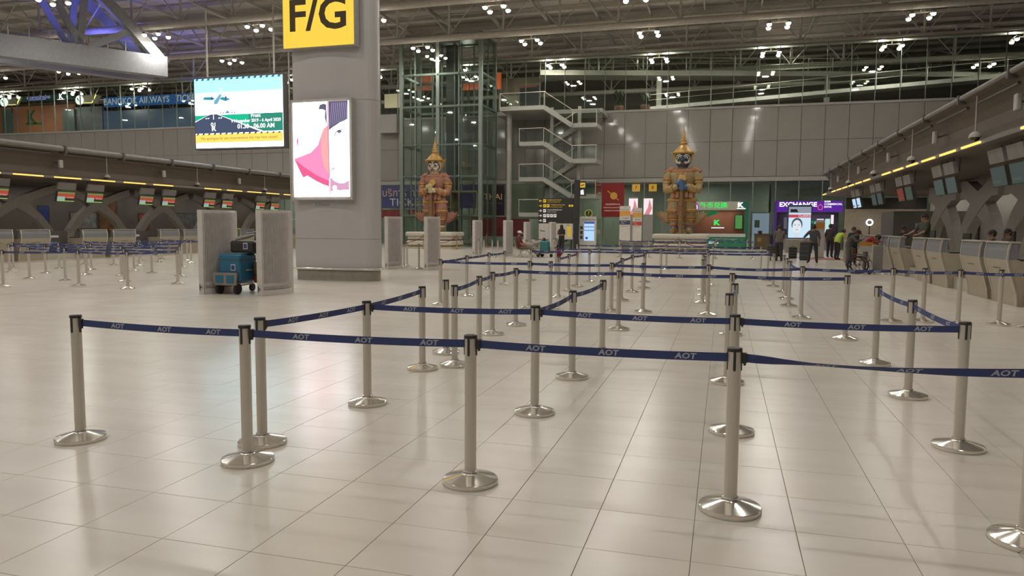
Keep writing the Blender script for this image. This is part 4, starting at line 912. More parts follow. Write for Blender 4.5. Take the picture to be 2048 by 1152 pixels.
    for k in range(7): a = pi + pi * (k + .5) / 7; q = MB(); q.ball((.78 * cos(a), .05 + .56 * sin(a), 4.08), .09, 8, 0, 4); B(q, 'collar_jewel', gold)
    q = MB(); q.prism([(-.16, -.5, 4.0), (.16, -.5, 4.0), (.3, -.55, 3.7), (0, -.62, 3.4), (-.3, -.55, 3.7)], (0, -.08, 0), (0, .1, 0)); B(q, 'chest_plate', gold)
    # front sash and club
    q = MB(); q.prism([(-.2, -.72, 2.4), (.2, -.72, 2.4), (.26, -.76, 1.5), (.12, -.8, .7), (-.12, -.8, .7), (-.26, -.76, 1.5)], (0, -.03, 0), (0, .06, 0)); B(q, 'sash', accent)
    q = MB(); q.tube([(0, -.92, .02), (0, -.92, .25), (0, -.92, 1.4), (0, -.92, 2.6), (0, -.92, 2.95), (0, -.92, 3.5)], [.2, .16, .17, .13, .1, .09], 12); B(q, 'club', cell_mat('club_mosaic', 'a07c4c', '866440', '5c4430', 22))
    # hands: palm, four fingers and thumb closed round the club
    for s, z in ((-1, 3.42), (1, 3.14)):
        q = MB(); q.tube([(s * .34, -.74, z), (s * .2, -.86, z), (s * .1, -.98, z)], [.17, .2, .13], 12)
        for k in range(4): zz = z - .13 + .088 * k; q.tube([(s * .14, -.98, zz), (s * .02, -1.1, zz), (-s * .1, -1.06, zz), (-s * .15, -.94, zz)], [.055, .056, .05, .035], 8)
        q.tube([(s * .2, -.8, z + .15), (s * .06, -.92, z + .23), (-s * .06, -1.0, z + .2)], [.06, .055, .035], 8); B(q, 'hand', hands)
    # head
    q = MB(); q.tube([(0, .03, 4.3), (0, .02, 4.62)], [.36, .33], 16); B(q, 'neck', skin)
    q = MB(); q.lathe([(.16, 4.5), (.34, 4.56), (.46, 4.76), (.52, 5.02), (.53, 5.28), (.5, 5.5), (.3, 5.6)], 22, (0, 0, 0), 1, 1); B(q, 'head', skin)
    q = MB(); q.ball((0, -.55, 4.98), (.14, .12, .11), 10, 0, 5); q.ball((-.11, -.5, 4.95), .07, 8, 0, 4); q.ball((.11, -.5, 4.95), .07, 8, 0, 4); B(q, 'nose', skin)
    w_ = mat('glaze_white', 'd9d4c4', .35); k_ = mat('glaze_black', '2a2622', .4)
    for s in (-1, 1):
        q = MB(); q.ball((s * .23, -.46, 5.14), (.12, .09, .11), 12, 0, 6); B(q, 'eye', w_)
        q = MB(); q.ball((s * .22, -.55, 5.13), (.055, .03, .06), 10, 0, 5); B(q, 'pupil', k_)
        q = MB(); q.tube([(s * .06, -.53, 5.22), (s * .2, -.52, 5.33), (s * .38, -.4, 5.3), (s * .47, -.28, 5.12)], [.03, .05, .045, .02], 8); B(q, 'brow', k_ if skin.name.find('pale') >= 0 else w_)
        q = MB(); q.tube([(s * .1, -.55, 4.82), (s * .25, -.5, 4.78), (s * .36, -.42, 4.86), (s * .4, -.38, 5.0), (s * .33, -.46, 5.04)], [.05, .055, .05, .04, .02], 8); B(q, 'curling_lip', w_)
        q = MB(); q.tube([(s * .36, -.36, 4.74), (s * .46, -.24, 4.9), (s * .47, -.24, 5.08), (s * .38, -.38, 5.1)], [.015, .035, .035, .015], 8); B(q, 'cheek_swirl', k_ if skin.name.find('pale') >= 0 else w_)
        q = MB(); q.tube([(s * .1, -.53, 5.06), (s * .22, -.53, 5.02), (s * .34, -.44, 5.06)], [.01, .03, .01], 6); B(q, 'eyelid', k_)
        q = MB(); q.tube([(s * .2, -.5, 4.7), (s * .22, -.54, 4.82), (s * .2, -.55, 4.92)], [.04, .03, .008], 8); B(q, 'fang', w_)
    q = MB(); q.tube([(-.24, -.47, 4.78), (-.12, -.54, 4.73), (.12, -.54, 4.73), (.24, -.47, 4.78)], [.03, .06, .06, .03], 8); B(q, 'mouth', mat('glaze_red', '7e3a30', .4))
    # crown
    q = MB(); q.lathe([(.56, 5.4), (.7, 5.46), (.7, 5.53), (.6, 5.58), (.57, 5.64), (.44, 5.8), (.3, 5.95), (.2, 6.04)], 24); B(q, 'crown_brim', gold)
    q = MB(); q.lathe([(.2, 6.04), (.24, 6.08), (.24, 6.2), (.17, 6.24), (.21, 6.3), (.21, 6.38), (.14, 6.42), (.17, 6.5), (.16, 6.56), (.1, 6.6), (.12, 6.68), (.08, 6.76), (.05, 6.95), (.015, 7.23)], 18); B(q, 'crown_spire', gold)
    for k in range(10): a = 2 * pi * k / 10; q = MB(); q.ball((.66 * cos(a), .66 * sin(a), 5.5), .045, 6, 0, 4); B(q, 'crown_jewel', accent)
gold = mat('gilded', 'bd9450', .4, .25, var=.2, scale=8)
guardian(-2.82, 51.6, 1.22, mat('blue_glaze', '435063', .4), mat('blue_hand_glaze', '4f6b92', .4), cell_mat('gold_mosaic', 'c0a87c', 'aa9068', '8c7352', 26), cell_mat('red_mosaic', 'b46a48', 'b08a50', '7f5842', 28), gold, 'blue-faced gold guardian statue holding a club before the grey wall')
guardian(-20.95, 51.6, 1.22, mat('pale_glaze', 'c9b79c', .4), mat('pale_hand_glaze', 'c6bb8c', .4), cell_mat('pink_mosaic', 'bd8a75', 'a5735e', '8a5e4f', 26), cell_mat('rose_mosaic', 'a55a4c', 'b8926c', '7c4a42', 28), gold, 'white-faced reddish guardian statue in front of the glass lift', .97)
M_PLW = mat('plinth_white', 'cfc6b6', .5); M_PLG = mat('plinth_gold', 'a88a44', .45, .3)
def plinth(X, Y, lab):
    t = thing('statue_plinth', lab, 'plinth', (X, Y, 0))
    for z0, z1, wd, m, n in ((0, .1, 3.75, M_PLW, 'foot'), (.1, .17, 3.7, M_PLG, 'gold_band'), (.17, .58, 3.6, M_PLW, 'lower_block'), (.58, .66, 3.3, mat('plinth_brown', '6a4f38', .5), 'recess_band'), (.66, .88, 3.45, M_PLW, 'cornice'), (.88, 1.22, 3.7, M_PLW, 'top_slab')):
        q = MB(); q.rbox((X, Y, (z0 + z1) / 2), (wd, wd * .8, z1 - z0), .22); q.build(n, m, t)
plinth(-2.82, 51.6, 'white stepped plinth under the blue-faced statue'); plinth(-20.95, 51.6, 'white stepped plinth under the white-faced statue')
M_ROPE = mat('red_rope', '7c3a34', .8); M_BRASS = mat('brass', 'a98a5c', .3, .8)
q = MB(); q.lathe([(.15, 0), (.15, .03), (.05, .05), (.022, .07), (.022, .92), (.035, .94), (.022, .96), (.04, 1.0), (.02, 1.05), (.001, 1.06)], 14); rp_me = q.mesh('rope_post_body', M_BRASS)
def rope_posts(P, lab):
    for k, (x, y) in enumerate(P):
        t = thing('rope_post', 'slim brass post with red rope, %s of those round %s' % (ORD[k], lab), 'rope post', (x, y, 0), group='brass rope posts'); put('post_body', rp_me, t)
        if k + 1 < len(P):
            x1, y1 = P[k + 1]; q = MB(); q.tube([((x1 - x) * i / 8, (y1 - y) * i / 8, .9 - .45 * 4 * (i / 8) * (1 - i / 8)) for i in range(9)], .022, 6); q.build('rope', M_ROPE, t, local=True)
rope_posts([(-23.8, 49.2), (-20.9, 49.2), (-18.4, 49.4), (-17.8, 51.2), (-17.4, 53.2)], 'the white-faced statue')
rope_posts([(-5.6, 49.6), (-2.85, 48.9), (-.2, 49.4)], 'the blue-faced statue')

# ================================================================== SIGNS, BOARDS, KIOSKS
def Lb(c, s=1.): return lamp_mat('lit_' + c + str(s), c, s)
# blue ticketing sign behind the lift
t = thing('ticket_sign', 'long dark blue ticketing sign on the shop front behind the lift', 'sign', (-25, WY - .2, 3.2))
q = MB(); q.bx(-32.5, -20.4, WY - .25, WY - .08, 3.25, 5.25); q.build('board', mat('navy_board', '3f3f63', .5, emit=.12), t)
pn = Panel((-32.5, WY - .25, 3.25), (1, 0, 0), (0, 0, 1)); pn.text('lettering', 'บริการ การเดินทาง', .95, 6.0, 1.35, Lb('a98e6a', .5), t); pn.text('lettering', 'TICKETING', .95, 6.0, .5, Lb('a9a39d', .5), t, sx=1.15)
t = thing('airline_sign', 'dark maroon sign with gold letters between the lift and the stairs', 'sign', (-19.6, WY - .2, 2.9))
q = MB(); q.bx(-20.3, -18.4, WY - .25, WY - .08, 2.6, 5.25); q.build('board', mat('plum_board', '37282f', .5), t); pn = Panel((-20.3, WY - .25, 2.6), (1, 0, 0), (0, 0, 1)); pn.text('lettering', 'THAI', .75, .9, 1.6, Lb('9c7a4e', .6), t); pn.poly('underline', [(.2, 1.05), (1.7, 1.05), (1.7, 1.08), (.2, 1.08)], M_LGREY, t)
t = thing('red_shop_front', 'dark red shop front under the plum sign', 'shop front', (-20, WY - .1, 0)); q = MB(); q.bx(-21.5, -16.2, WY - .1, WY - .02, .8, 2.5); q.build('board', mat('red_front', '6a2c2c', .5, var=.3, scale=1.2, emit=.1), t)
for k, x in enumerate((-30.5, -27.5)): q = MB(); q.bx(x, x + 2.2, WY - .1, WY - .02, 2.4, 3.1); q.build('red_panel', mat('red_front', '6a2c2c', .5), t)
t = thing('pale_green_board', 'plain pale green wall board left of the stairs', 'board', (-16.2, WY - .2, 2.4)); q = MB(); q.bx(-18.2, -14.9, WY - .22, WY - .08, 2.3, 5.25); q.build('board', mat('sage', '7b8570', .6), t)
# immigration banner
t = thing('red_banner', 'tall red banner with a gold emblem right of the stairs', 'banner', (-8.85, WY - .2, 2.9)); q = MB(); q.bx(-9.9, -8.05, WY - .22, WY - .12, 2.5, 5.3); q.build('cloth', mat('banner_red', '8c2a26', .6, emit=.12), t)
pn = Panel((-9.9, WY - .22, 2.5), (1, 0, 0), (0, 0, 1)); gd = Lb('b88a3c', .6); pn.poly('emblem', circle(1.0, 1.75, .3), gd, t); pn.poly('emblem_sword', [(.45, 2.15), (.5, 2.2), (1.45, 1.4), (1.4, 1.36)], gd, t)
pn.text('lettering', 'กองบังคับการ', .22, .93, 1.05, Lb('d8b9a8', .7), t); pn.text('lettering', 'สำนักงานตรวจคนเข้าเมือง', .15, .93, .78, Lb('d8b9a8', .7), t); pn.text('lettering', 'IMMIGRATION BUREAU', .135, .93, .52, Lb('d8b9a8', .7), t)
for k, (x, s_) in enumerate(((-7.3, '7'), (-5.9, '8'))):
    t = thing('number_box', 'orange hanging number box, %s of two in the doorway' % ('left' if k == 0 else 'right'), 'sign', (x, 63.2, 4.8)); q = MB(); q.bx(x - .32, x + .32, 63.1, 63.3, 4.7, 5.3); q.build('box_face', Lb('d69a3c', .9), t); q = MB(); q.cyl((x, 63.2, 5.3), (x, 63.2, 5.45), .03, 6); q.build('hanger', M_GREY, t); pn = Panel((x - .32, 63.1, 4.7), (1, 0, 0), (0, 0, 1)); pn.text('lettering', s_, .42, .32, .3, M_BLACKP, t)
for k, (x, y_, z) in enumerate(((-7.2, 60.6, 2.7), (-6.0, 60.6, 2.6))):
    t = thing('pink_poster', 'lit pink and white poster behind the lane signs, %s one' % ('left' if k == 0 else 'right'), 'poster', (x, y_, z)); q = MB(); q.bx(x - .4, x + .4, y_, y_ + .1, .0, 4.1 - k * .1); q.build('stand', M_LGREY, t)
    pn = Panel((x - .4, y_, 2.7), (1, 0, 0), (0, 0, 1)); pn.poly('print', [(0.04, 0), (.76, 0), (.76, 1.3), (.04, 1.3)], Lb('f3dfe4', 1.0), t, 1); pn.poly('figure', [(.1, 0), (.5, 0), (.72, .5), (.5, 1.25), (.4, .6)], Lb('d48a90', .9), t, 2)
# direction board and post
wf = thing('direction_board', 'black direction board with yellow and white rows beside the stairs', 'sign board', (-12.2, 54.1, 0))
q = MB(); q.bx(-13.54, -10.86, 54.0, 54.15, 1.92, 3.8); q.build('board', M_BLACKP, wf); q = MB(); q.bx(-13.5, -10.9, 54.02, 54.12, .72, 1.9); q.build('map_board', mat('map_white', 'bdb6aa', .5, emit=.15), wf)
for x in (-13.4, -11.0): q = MB(); q.bx(x - .06, x + .06, 54.04, 54.12, 0, 1.95); q.build('leg', M_BLACKP, wf)
pn = Panel((-13.54, 54.0, 1.92), (1, 0, 0), (0, 0, 1)); yw = Lb('d3ab3c', .9); wt = Lb('cfcac0', .9)
for k, (c, ar, ic, tx, dots) in enumerate(((yw, -1, 1, ('โถงผู้โดยสารขาออก', 'International Departures'), 0), (yw, 1, 2, ('โถงผู้โดยสารขาออก', 'International Transfer'), 2), (wt, 1, 1, ('ตรวจหนังสือเดินทาง', 'Passport Control'), 0), (wt, 1, 4, None, 0), (wt, 1, 1, None, 0))):
    v = 1.68 - .37 * k; h = .1
    pts = [(.28, v), (.16, v + h), (.14, v + h - .03), (.2, v + .02), (.03, v + .02), (.03, v - .02), (.2, v - .02), (.14, v - h + .03), (.16, v - h)]
    if ar < 0: pts = [(.31 - x, y) for x, y in pts]
    pn.poly('arrow', pts, wt if k > 1 else c, wf)
    for i in range(ic): x = .37 + .27 * i; pn.poly('pictogram', [(x, v - .12), (x + .22, v - .12), (x + .22, v + .12), (x, v + .12)], c, wf); pn.poly('pictogram_mark', [(x + .05, v - .05), (x + .17, v + .02), (x + .15, v + .06), (x + .04, v)], M_BLACKP, wf, 2)
    if tx:
        x = .37 + .27 * ic + .05; pn.text('lettering', tx[0], .14, x, v + .06, c, wf, align='LEFT'); pn.text('lettering', tx[1], .1, x, v - .09, c, wf, align='LEFT')
    for i in range(dots): pn.poly('roundel', circle(2.4 + .19 * i, v, .085), c, wf)
pn2 = Panel((-13.5, 54.02, .72), (1, 0, 0), (0, 0, 1)); pn2.poly('map_stripe', [(2.2, .2), (2.5, .2), (2.45, 1.0), (2.15, 1.0)], Lb('c9a83a', .8), wf); pn2.poly('map_patch', [(-.1 + .2, .6), (.5, .55), (.5, .62), (.1, .7)], M_GREY, wf); pn2.text('lettering', '7A', .2, 2.25, 1.02, M_DGREY, wf)
tp = thing('sign_post', 'tall black post with a flag sign beside the direction board', 'sign post', (-10.6, 54.1, 0)); q = MB(); q.bx(-10.8, -10.42, 54.0, 54.3, 0, 5.15); q.build('post', M_BLACKP, tp); q = MB(); q.bx(-10.42, -9.95, 54.05, 54.2, 3.95, 5.05); q.build('flag', M_BLACKP, tp)
pn = Panel((-10.42, 54.05, 3.95), (1, 0, 0), (0, 0, 1)); pn.poly('pictogram', [(.05, .62), (.42, .62), (.42, .98), (.05, .98)], yw, tp); pn.poly('pictogram_mark', [(.1, .72), (.36, .8), (.34, .86), (.1, .8)], M_BLACKP, tp, 2); pn.poly('pictogram', [(.08, .1), (.35, .1), (.3, .48), (.08, .42)], Lb('e8e8e8', 1), tp)
# information kiosk
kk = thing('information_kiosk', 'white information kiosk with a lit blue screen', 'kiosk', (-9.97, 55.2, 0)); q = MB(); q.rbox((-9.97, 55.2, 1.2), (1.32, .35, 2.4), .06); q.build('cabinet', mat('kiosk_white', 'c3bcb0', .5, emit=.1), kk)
pn = Panel((-10.63, 55.02, 0), (1, 0, 0), (0, 0, 1)); pn.poly('screen', [(.42, .62), (1.2, .62), (1.2, 2.05), (.42, 2.05)], Lb('a9c8f0', 1.1), kk); pn.poly('screen_header', [(.42, 1.9), (1.2, 1.9), (1.2, 2.05), (.42, 2.05)], Lb('4a60a8', .8), kk, 2); pn.text('lettering', 'INFORMATION', .16, .8, 2.2, M_DGREY, kk)
for i in range(6):
    pn.poly('screen_icon', circle(.5 + .125 * i, 1.66, .045, 10), Lb('3f5f9a', .7), kk, 2); pn.poly('screen_icon', circle(.5 + .125 * i, 1.4, .045, 10), Lb('3f5f9a', .7), kk, 2)
pn.poly('screen_icon', circle(.62, .82, .1, 12), Lb('3f5f9a', .7), kk, 2); 
for i in range(3): pn.poly('notice', [(.12, .75 + .36 * i), (.32, .75 + .36 * i), (.32, 1.0 + .36 * i), (.12, 1.0 + .36 * i)], M_DGREY, kk)
q = MB(); q.lathe([(.3, -.03), (.3, .03)], 20, (0, 0, 0)); 
q2 = MB(); q2.tube([(-9.9, 55.1, 2.68), (-9.9, 55.17, 2.68)], .3, 20); q2.build('question_roundel', mat('olive_dark', '3e3d22', .5), kk); q2 = MB(); q2.tube([(-9.9 + .27 * cos(a * pi / 10), 55.09, 2.68 + .27 * sin(a * pi / 10)) for a in range(21)], .035, 6); q2.build('roundel_ring', Lb('8f8f45', .8), kk)
pn = Panel((-9.9, 55.09, 2.68), (1, 0, 0), (0, 0, 1)); pn.text('lettering', '?', .45, 0, 0, Lb('9d9c4c', .8), kk)
# airline lane boards
for X0_, X1_, Y_, Ht, st, a, b, lb in ((-6.30, -5.64, 46, 2.97, '3c4258', 'Business', 'Class', 'taller white airline lane board with a dark blue stripe'), (-5.51, -4.95, 46.2, 2.85, 'b5403a', 'First', 'Class', 'shorter white airline lane board with a red stripe')):
    t = thing('lane_board', lb, 'sign board', ((X0_ + X1_) / 2, Y_, 0), group='airline lane boards'); W_ = X1_ - X0_
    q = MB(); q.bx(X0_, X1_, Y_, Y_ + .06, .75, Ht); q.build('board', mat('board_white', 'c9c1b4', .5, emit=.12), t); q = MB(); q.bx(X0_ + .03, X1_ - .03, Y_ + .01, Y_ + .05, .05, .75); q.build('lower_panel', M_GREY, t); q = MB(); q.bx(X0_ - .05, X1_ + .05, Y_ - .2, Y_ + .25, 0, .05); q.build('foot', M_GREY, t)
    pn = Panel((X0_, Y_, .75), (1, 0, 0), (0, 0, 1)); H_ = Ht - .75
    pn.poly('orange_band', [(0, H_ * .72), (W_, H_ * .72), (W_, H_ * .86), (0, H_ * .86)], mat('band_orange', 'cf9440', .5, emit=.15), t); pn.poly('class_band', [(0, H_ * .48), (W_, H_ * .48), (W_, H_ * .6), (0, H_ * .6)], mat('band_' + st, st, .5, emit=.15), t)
    pn.text('lettering', 'Austrian', .12, W_ / 2, H_ * .9, M_GREY, t); pn.poly('swoosh', [(W_ * .45, H_ * .945), (W_ * .6, H_ * .985), (W_ * .52, H_ * .95)], mat('swoosh_red', 'b03a34', .5), t); pn.text('lettering', 'Lufthansa', .1, W_ * .6, H_ * .75, M_WHITE, t, 2); pn.text('lettering', 'SWISS', .14, W_ * .58, H_ * .655, M_BLACKP, t); pn.text('lettering', a + '\n' + b, .11, W_ * .12, H_ * .545, M_WHITE, t, 2, align='LEFT'); pn.poly('line', [(W_ * .12, H_ * .435), (W_ * .8, H_ * .435), (W_ * .8, H_ * .445), (W_ * .12, H_ * .445)], M_GREY, t)
# green bank booth
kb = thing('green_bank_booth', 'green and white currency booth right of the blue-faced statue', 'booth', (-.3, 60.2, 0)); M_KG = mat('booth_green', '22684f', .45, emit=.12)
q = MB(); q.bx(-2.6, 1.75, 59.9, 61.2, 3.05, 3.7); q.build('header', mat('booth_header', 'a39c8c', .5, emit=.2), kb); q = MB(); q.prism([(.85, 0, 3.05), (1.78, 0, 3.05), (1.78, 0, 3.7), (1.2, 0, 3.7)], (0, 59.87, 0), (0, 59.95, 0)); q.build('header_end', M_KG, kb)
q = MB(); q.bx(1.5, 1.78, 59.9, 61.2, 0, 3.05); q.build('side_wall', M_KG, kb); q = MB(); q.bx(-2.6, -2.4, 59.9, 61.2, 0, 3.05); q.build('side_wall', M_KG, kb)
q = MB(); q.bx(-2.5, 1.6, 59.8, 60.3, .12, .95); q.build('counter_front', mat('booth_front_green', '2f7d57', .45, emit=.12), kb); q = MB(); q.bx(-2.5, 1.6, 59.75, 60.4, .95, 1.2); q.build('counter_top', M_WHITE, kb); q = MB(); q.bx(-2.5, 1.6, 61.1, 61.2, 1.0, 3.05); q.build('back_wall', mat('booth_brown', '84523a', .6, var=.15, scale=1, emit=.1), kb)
pn = Panel((-2.6, 59.9, 0), (1, 0, 0), (0, 0, 1), .04); gl = Lb('2fd65a', 1.2); pn.text('lettering', '外币兑换', .5, 1.75, 3.38, gl, kb, bold=.015, sx=1.05); pn.text('lettering', 'K', .5, 3.75, 3.42, Lb('ffffff', 1.3), kb, bold=.05, sx=1.2); pn.poly('logo_bar', [(3.5, 3.12), (4.15, 3.12), (4.15, 3.19), (3.5, 3.19)], Lb('ffffff', 1.3), kb)
pn = Panel((-2.6, 61.1, 0), (1, 0, 0), (0, 0, 1), .01); pn.poly('green_wave', [(0, 3.0), (2.2, 3.0), (1.9, 2.75), (1.3, 2.55), (.8, 2.6), (0, 2.75)], Lb('2a7a4e', .6), kb); pn.text('lettering', 'K', .55, 2.0, 2.05, gl, kb, bold=.05, sx=1.2); pn.poly('logo_bar', [(1.6, 1.62), (2.6, 1.62), (2.6, 1.69), (1.6, 1.69)], Lb('dff0ff', 1.2), kb)
q = MB(); q.bx(.75, 1.4, 60.8, 60.9, 1.5, 2.75); q.build('rate_board', M_BLACKP, kb); pn = Panel((.75, 60.8, 1.5), (1, 0, 0), (0, 0, 1)); pn.poly('rate_screen', [(.08, .1), (.6, .1), (.6, 1.15), (.08, 1.15)], Lb('4f8a4a', .9), kb)
pn = Panel((-2.5, 59.8, 0), (1, 0, 0), (0, 0, 1)); pn.poly('front_badge', [(1.35, .42), (2.1, .42), (2.1, .6), (1.35, .6)], Lb('cfe0f0', .9), kb); pn.text('lettering', 'CURRENCY EXCHANGE', .17, 2.55, .75, M_WHITE, kb)
t = thing('purple_roundel', 'small purple ring sign beside the blue-faced statue', 'sign', (-2.3, 59.7, 3.2)); q = MB(); q.tube([(-2.35 + .36 * cos(a * pi / 10), 59.6, 3.25 + .36 * sin(a * pi / 10)) for a in range(21)], .05, 6); q.build('ring', Lb('8a4aa8', 1), t); q = MB(); q.tube([(-2.35, 59.62, 3.25), (-2.35, 59.7, 3.25)], .34, 20); q.build('disc', Lb('e8e0ee', 1), t); q = MB(); q.bar((-2.35, 59.7, 3.25), (-2.35, 59.9, 3.25), .06, .06); q.build('bracket', M_DGREY, t)
# purple exchange booth
eb = thing('purple_exchange_booth', 'purple money exchange booth behind the portrait totem', 'booth', (6.2, 60.3, 0)); M_PU = lamp_mat('booth_purple', '5a2a96', .9)
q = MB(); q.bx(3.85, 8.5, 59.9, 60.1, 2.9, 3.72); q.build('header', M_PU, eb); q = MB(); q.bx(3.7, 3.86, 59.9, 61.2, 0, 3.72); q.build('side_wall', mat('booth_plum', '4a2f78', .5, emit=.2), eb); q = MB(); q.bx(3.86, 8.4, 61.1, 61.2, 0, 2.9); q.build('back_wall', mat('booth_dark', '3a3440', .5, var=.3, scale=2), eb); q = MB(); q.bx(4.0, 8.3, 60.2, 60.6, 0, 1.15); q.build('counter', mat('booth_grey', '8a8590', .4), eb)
pn = Panel((3.85, 59.9, 2.9), (1, 0, 0), (0, 0, 1)); wl2 = Lb('ffffff', 1.2); pn.text('lettering', 'EXCHANGE', .46, 1.5, .55, wl2, eb, bold=.03, sx=1.1); pn.text('lettering', 'SIAM\nCOMMERCIAL\nBANK', .2, 3.35, .58, wl2, eb, align='LEFT', bold=.01); pn.poly('emblem', [(2.95, .15), (3.22, .15), (3.28, .4), (3.08, .62), (2.88, .4)], Lb('d8567a', 1.1), eb); pn.poly('emblem_inner', [(2.99, .2), (3.18, .2), (3.22, .4), (3.08, .54), (2.94, .4)], M_PU, eb, 2)
pn = Panel((3.86, 61.1, 0), (1, 0, 0), (0, 0, 1)); 
for x, z, wd, h, c, s in ((3.0, 1.6, .5, .8, 'c9bfe0', 1.1), (3.6, 1.3, .35, 1.1, 'b9e0e0', .9), (2.2, 2.05, .5, .2, '4fb87a', .9), (2.8, 2.0, .35, .2, '4fb87a', .9), (.6, 1.6, .5, .9, '6d6a78', .6), (4.0, 2.0, .2, .7, 'e8e0e0', 1.0), (3.0, 1.2, 1.0, .15, '6a4fa0', .9)): pn.poly('lit_panel', [(x, z), (x + wd, z), (x + wd, z + h), (x, z + h)], Lb(c, s), eb)
area('booth_light', (6.2, 60.4, 2.85), (0, 0, 0), 3.5, 18, (.95, .9, 1), 'RECTANGLE', .4); area('booth_light', (-.4, 60.5, 3.0), (0, 0, 0), 3, 16, (1, .97, .9), 'RECTANGLE', .4)
# portrait totem
pt = thing('portrait_totem', 'tall digital totem showing a portrait under a red band', 'totem', (4.9, 53.2, 0)); q = MB(); q.rbox((4.88, 53.2, 2.08), (1.56, .3, 2.3), .05); q.build('frame', mat('totem_blue', '2f3d5a', .4), pt); q = MB(); q.rbox((4.88, 53.2, .47), (1.7, .4, .94), .05); q.build('pedestal', mat('totem_grey', '8f8779', .5), pt)
pn = Panel((4.18, 53.05, 1.02), (1, 0, 0), (0, 0, 1)); pn.poly('screen', [(0, 0), (1.4, 0), (1.4, 2.08), (0, 2.08)], Lb('c4dcec', 1.0), pt); pn.poly('top_band', [(0, 1.66), (1.4, 1.66), (1.4, 2.08), (0, 2.08)], Lb('98a0ac', .8), pt, 2); pn.poly('headline', [(.1, 1.72), (.6, 1.72), (.5, 1.92), (.1, 1.92)], Lb('2a2d36', .6), pt, 3); pn.poly('red_band', [(0, 1.36), (1.4, 1.36), (1.4, 1.56), (0, 1.56)], Lb('c4475c', .9), pt, 2); pn.text('lettering', 'CLARINS', .2, 1.0, 1.46, Lb('f4dfe2', 1), pt, 3)
pn.poly('hair', circle(.54, .9, .35, 20, .44), Lb('5c646e', .7), pt, 2); pn.poly('face', circle(.54, .76, .285, 20, .44), Lb('d9dfe6', 1.0), pt, 3); pn.poly('neck', [(.38, .0), (.7, .0), (.68, .45), (.4, .45)], Lb('cfd9e2', .95), pt, 2)
for s in (-1, 1): pn.poly('eye', circle(.54 + s * .12, .83, .06, 10, .022), Lb('7a8694', .7), pt, 4); pn.poly('brow', [(.54 + s * .06, .9), (.54 + s * .19, .91), (.54 + s * .19, .93), (.54 + s * .06, .92)], Lb('8a939e', .7), pt, 4)
pn.poly('mouth', circle(.54, .54, .085, 12, .028), Lb('c4929a', .8), pt, 4); pn.poly('nose', [(.52, .66), (.57, .66), (.55, .8)], Lb('bfc8d2', .9), pt, 4)
area('totem_glow', (4.88, 52.9, 2.05), (radians(90), 0, 0), 1.4, 10, (.8, .92, 1), 'RECTANGLE', 2)

# ================================================================== UPPER LEVEL SHOPS
def upboard(name, lab, px0, py0, px1, py1, Y, m, cat='sign'):
    a = gy(px0, py1, Y); b = gy(px1, py0, Y); t = thing(name, lab, cat, ((a.x + b.x) / 2, Y, a.z)); q = MB(); q.bx(a.x, b.x, Y, Y + (.3 if Y > 62 else .7), min(a.z, b.z), max(a.z, b.z)); q.build('board', m, t)
    if Y > 62 and min(a.z, b.z) > 11.12:
        for xx in (a.x + .2, b.x - .2): q = MB(); q.bx(xx - .05, xx + .05, Y + .8, Y + .9, 11.1, max(a.z, b.z)); q.bx(xx - .04, xx + .04, Y + .2, Y + .85, max(a.z, b.z) - .4, max(a.z, b.z) - .3); q.build('support_post', M_DGREY, t)
    return t, Panel((a.x, Y, min(a.z, b.z)), (1, 0, 0), (0, 0, 1)), b.x - a.x, abs(b.z - a.z)
t, pn, W_, H_ = upboard('blue_airline_sign', 'wide blue airline ticket sign on the upper level at left', 208, 186, 389, 214, 66, lamp_mat('airline_blue', '2f5f96', .55)); pn.text('lettering', 'BANGKOK AIRWAYS   TICKET', .95, W_ / 2 + .3, H_ * .5, Lb('b7c0cc', .6), t, bold=.015, sx=.97)
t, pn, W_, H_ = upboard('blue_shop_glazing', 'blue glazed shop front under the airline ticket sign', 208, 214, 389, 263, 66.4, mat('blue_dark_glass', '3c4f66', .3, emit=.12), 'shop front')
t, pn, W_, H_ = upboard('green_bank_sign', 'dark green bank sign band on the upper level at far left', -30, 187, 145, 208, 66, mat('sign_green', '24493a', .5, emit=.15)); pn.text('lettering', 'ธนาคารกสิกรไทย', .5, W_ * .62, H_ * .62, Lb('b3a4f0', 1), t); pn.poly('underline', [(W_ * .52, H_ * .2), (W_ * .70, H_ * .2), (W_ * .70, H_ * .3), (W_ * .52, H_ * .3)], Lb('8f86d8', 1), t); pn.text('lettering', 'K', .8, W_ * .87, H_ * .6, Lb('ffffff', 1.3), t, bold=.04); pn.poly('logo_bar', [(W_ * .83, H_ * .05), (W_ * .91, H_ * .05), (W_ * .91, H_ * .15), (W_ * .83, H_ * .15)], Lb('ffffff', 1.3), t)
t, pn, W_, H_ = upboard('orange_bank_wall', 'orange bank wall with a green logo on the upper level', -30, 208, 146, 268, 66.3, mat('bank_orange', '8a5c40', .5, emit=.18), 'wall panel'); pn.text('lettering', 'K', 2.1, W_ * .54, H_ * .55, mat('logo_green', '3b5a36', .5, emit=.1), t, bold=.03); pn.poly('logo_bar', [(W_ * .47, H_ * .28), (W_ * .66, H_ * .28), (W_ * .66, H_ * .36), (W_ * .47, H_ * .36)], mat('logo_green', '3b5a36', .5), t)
for k, px in enumerate((16, 138)): q = MB(); p0 = gy(px - 10, 266, 66.25); p1 = gy(px + 10, 218, 66.25); q.bx(p0.x, p1.x, 66.2, 66.3, p0.z, p1.z); q.build('glass_door', mat('bank_glass', '5c6b66', .3, emit=.1), t)
t, pn, W_, H_ = upboard('grey_shop_front', 'grey shuttered shop front between the bank and the airline sign', 150, 212, 204, 264, 66.4, mat('shutter_grey', '55585a', .4, emit=.06), 'shop front')
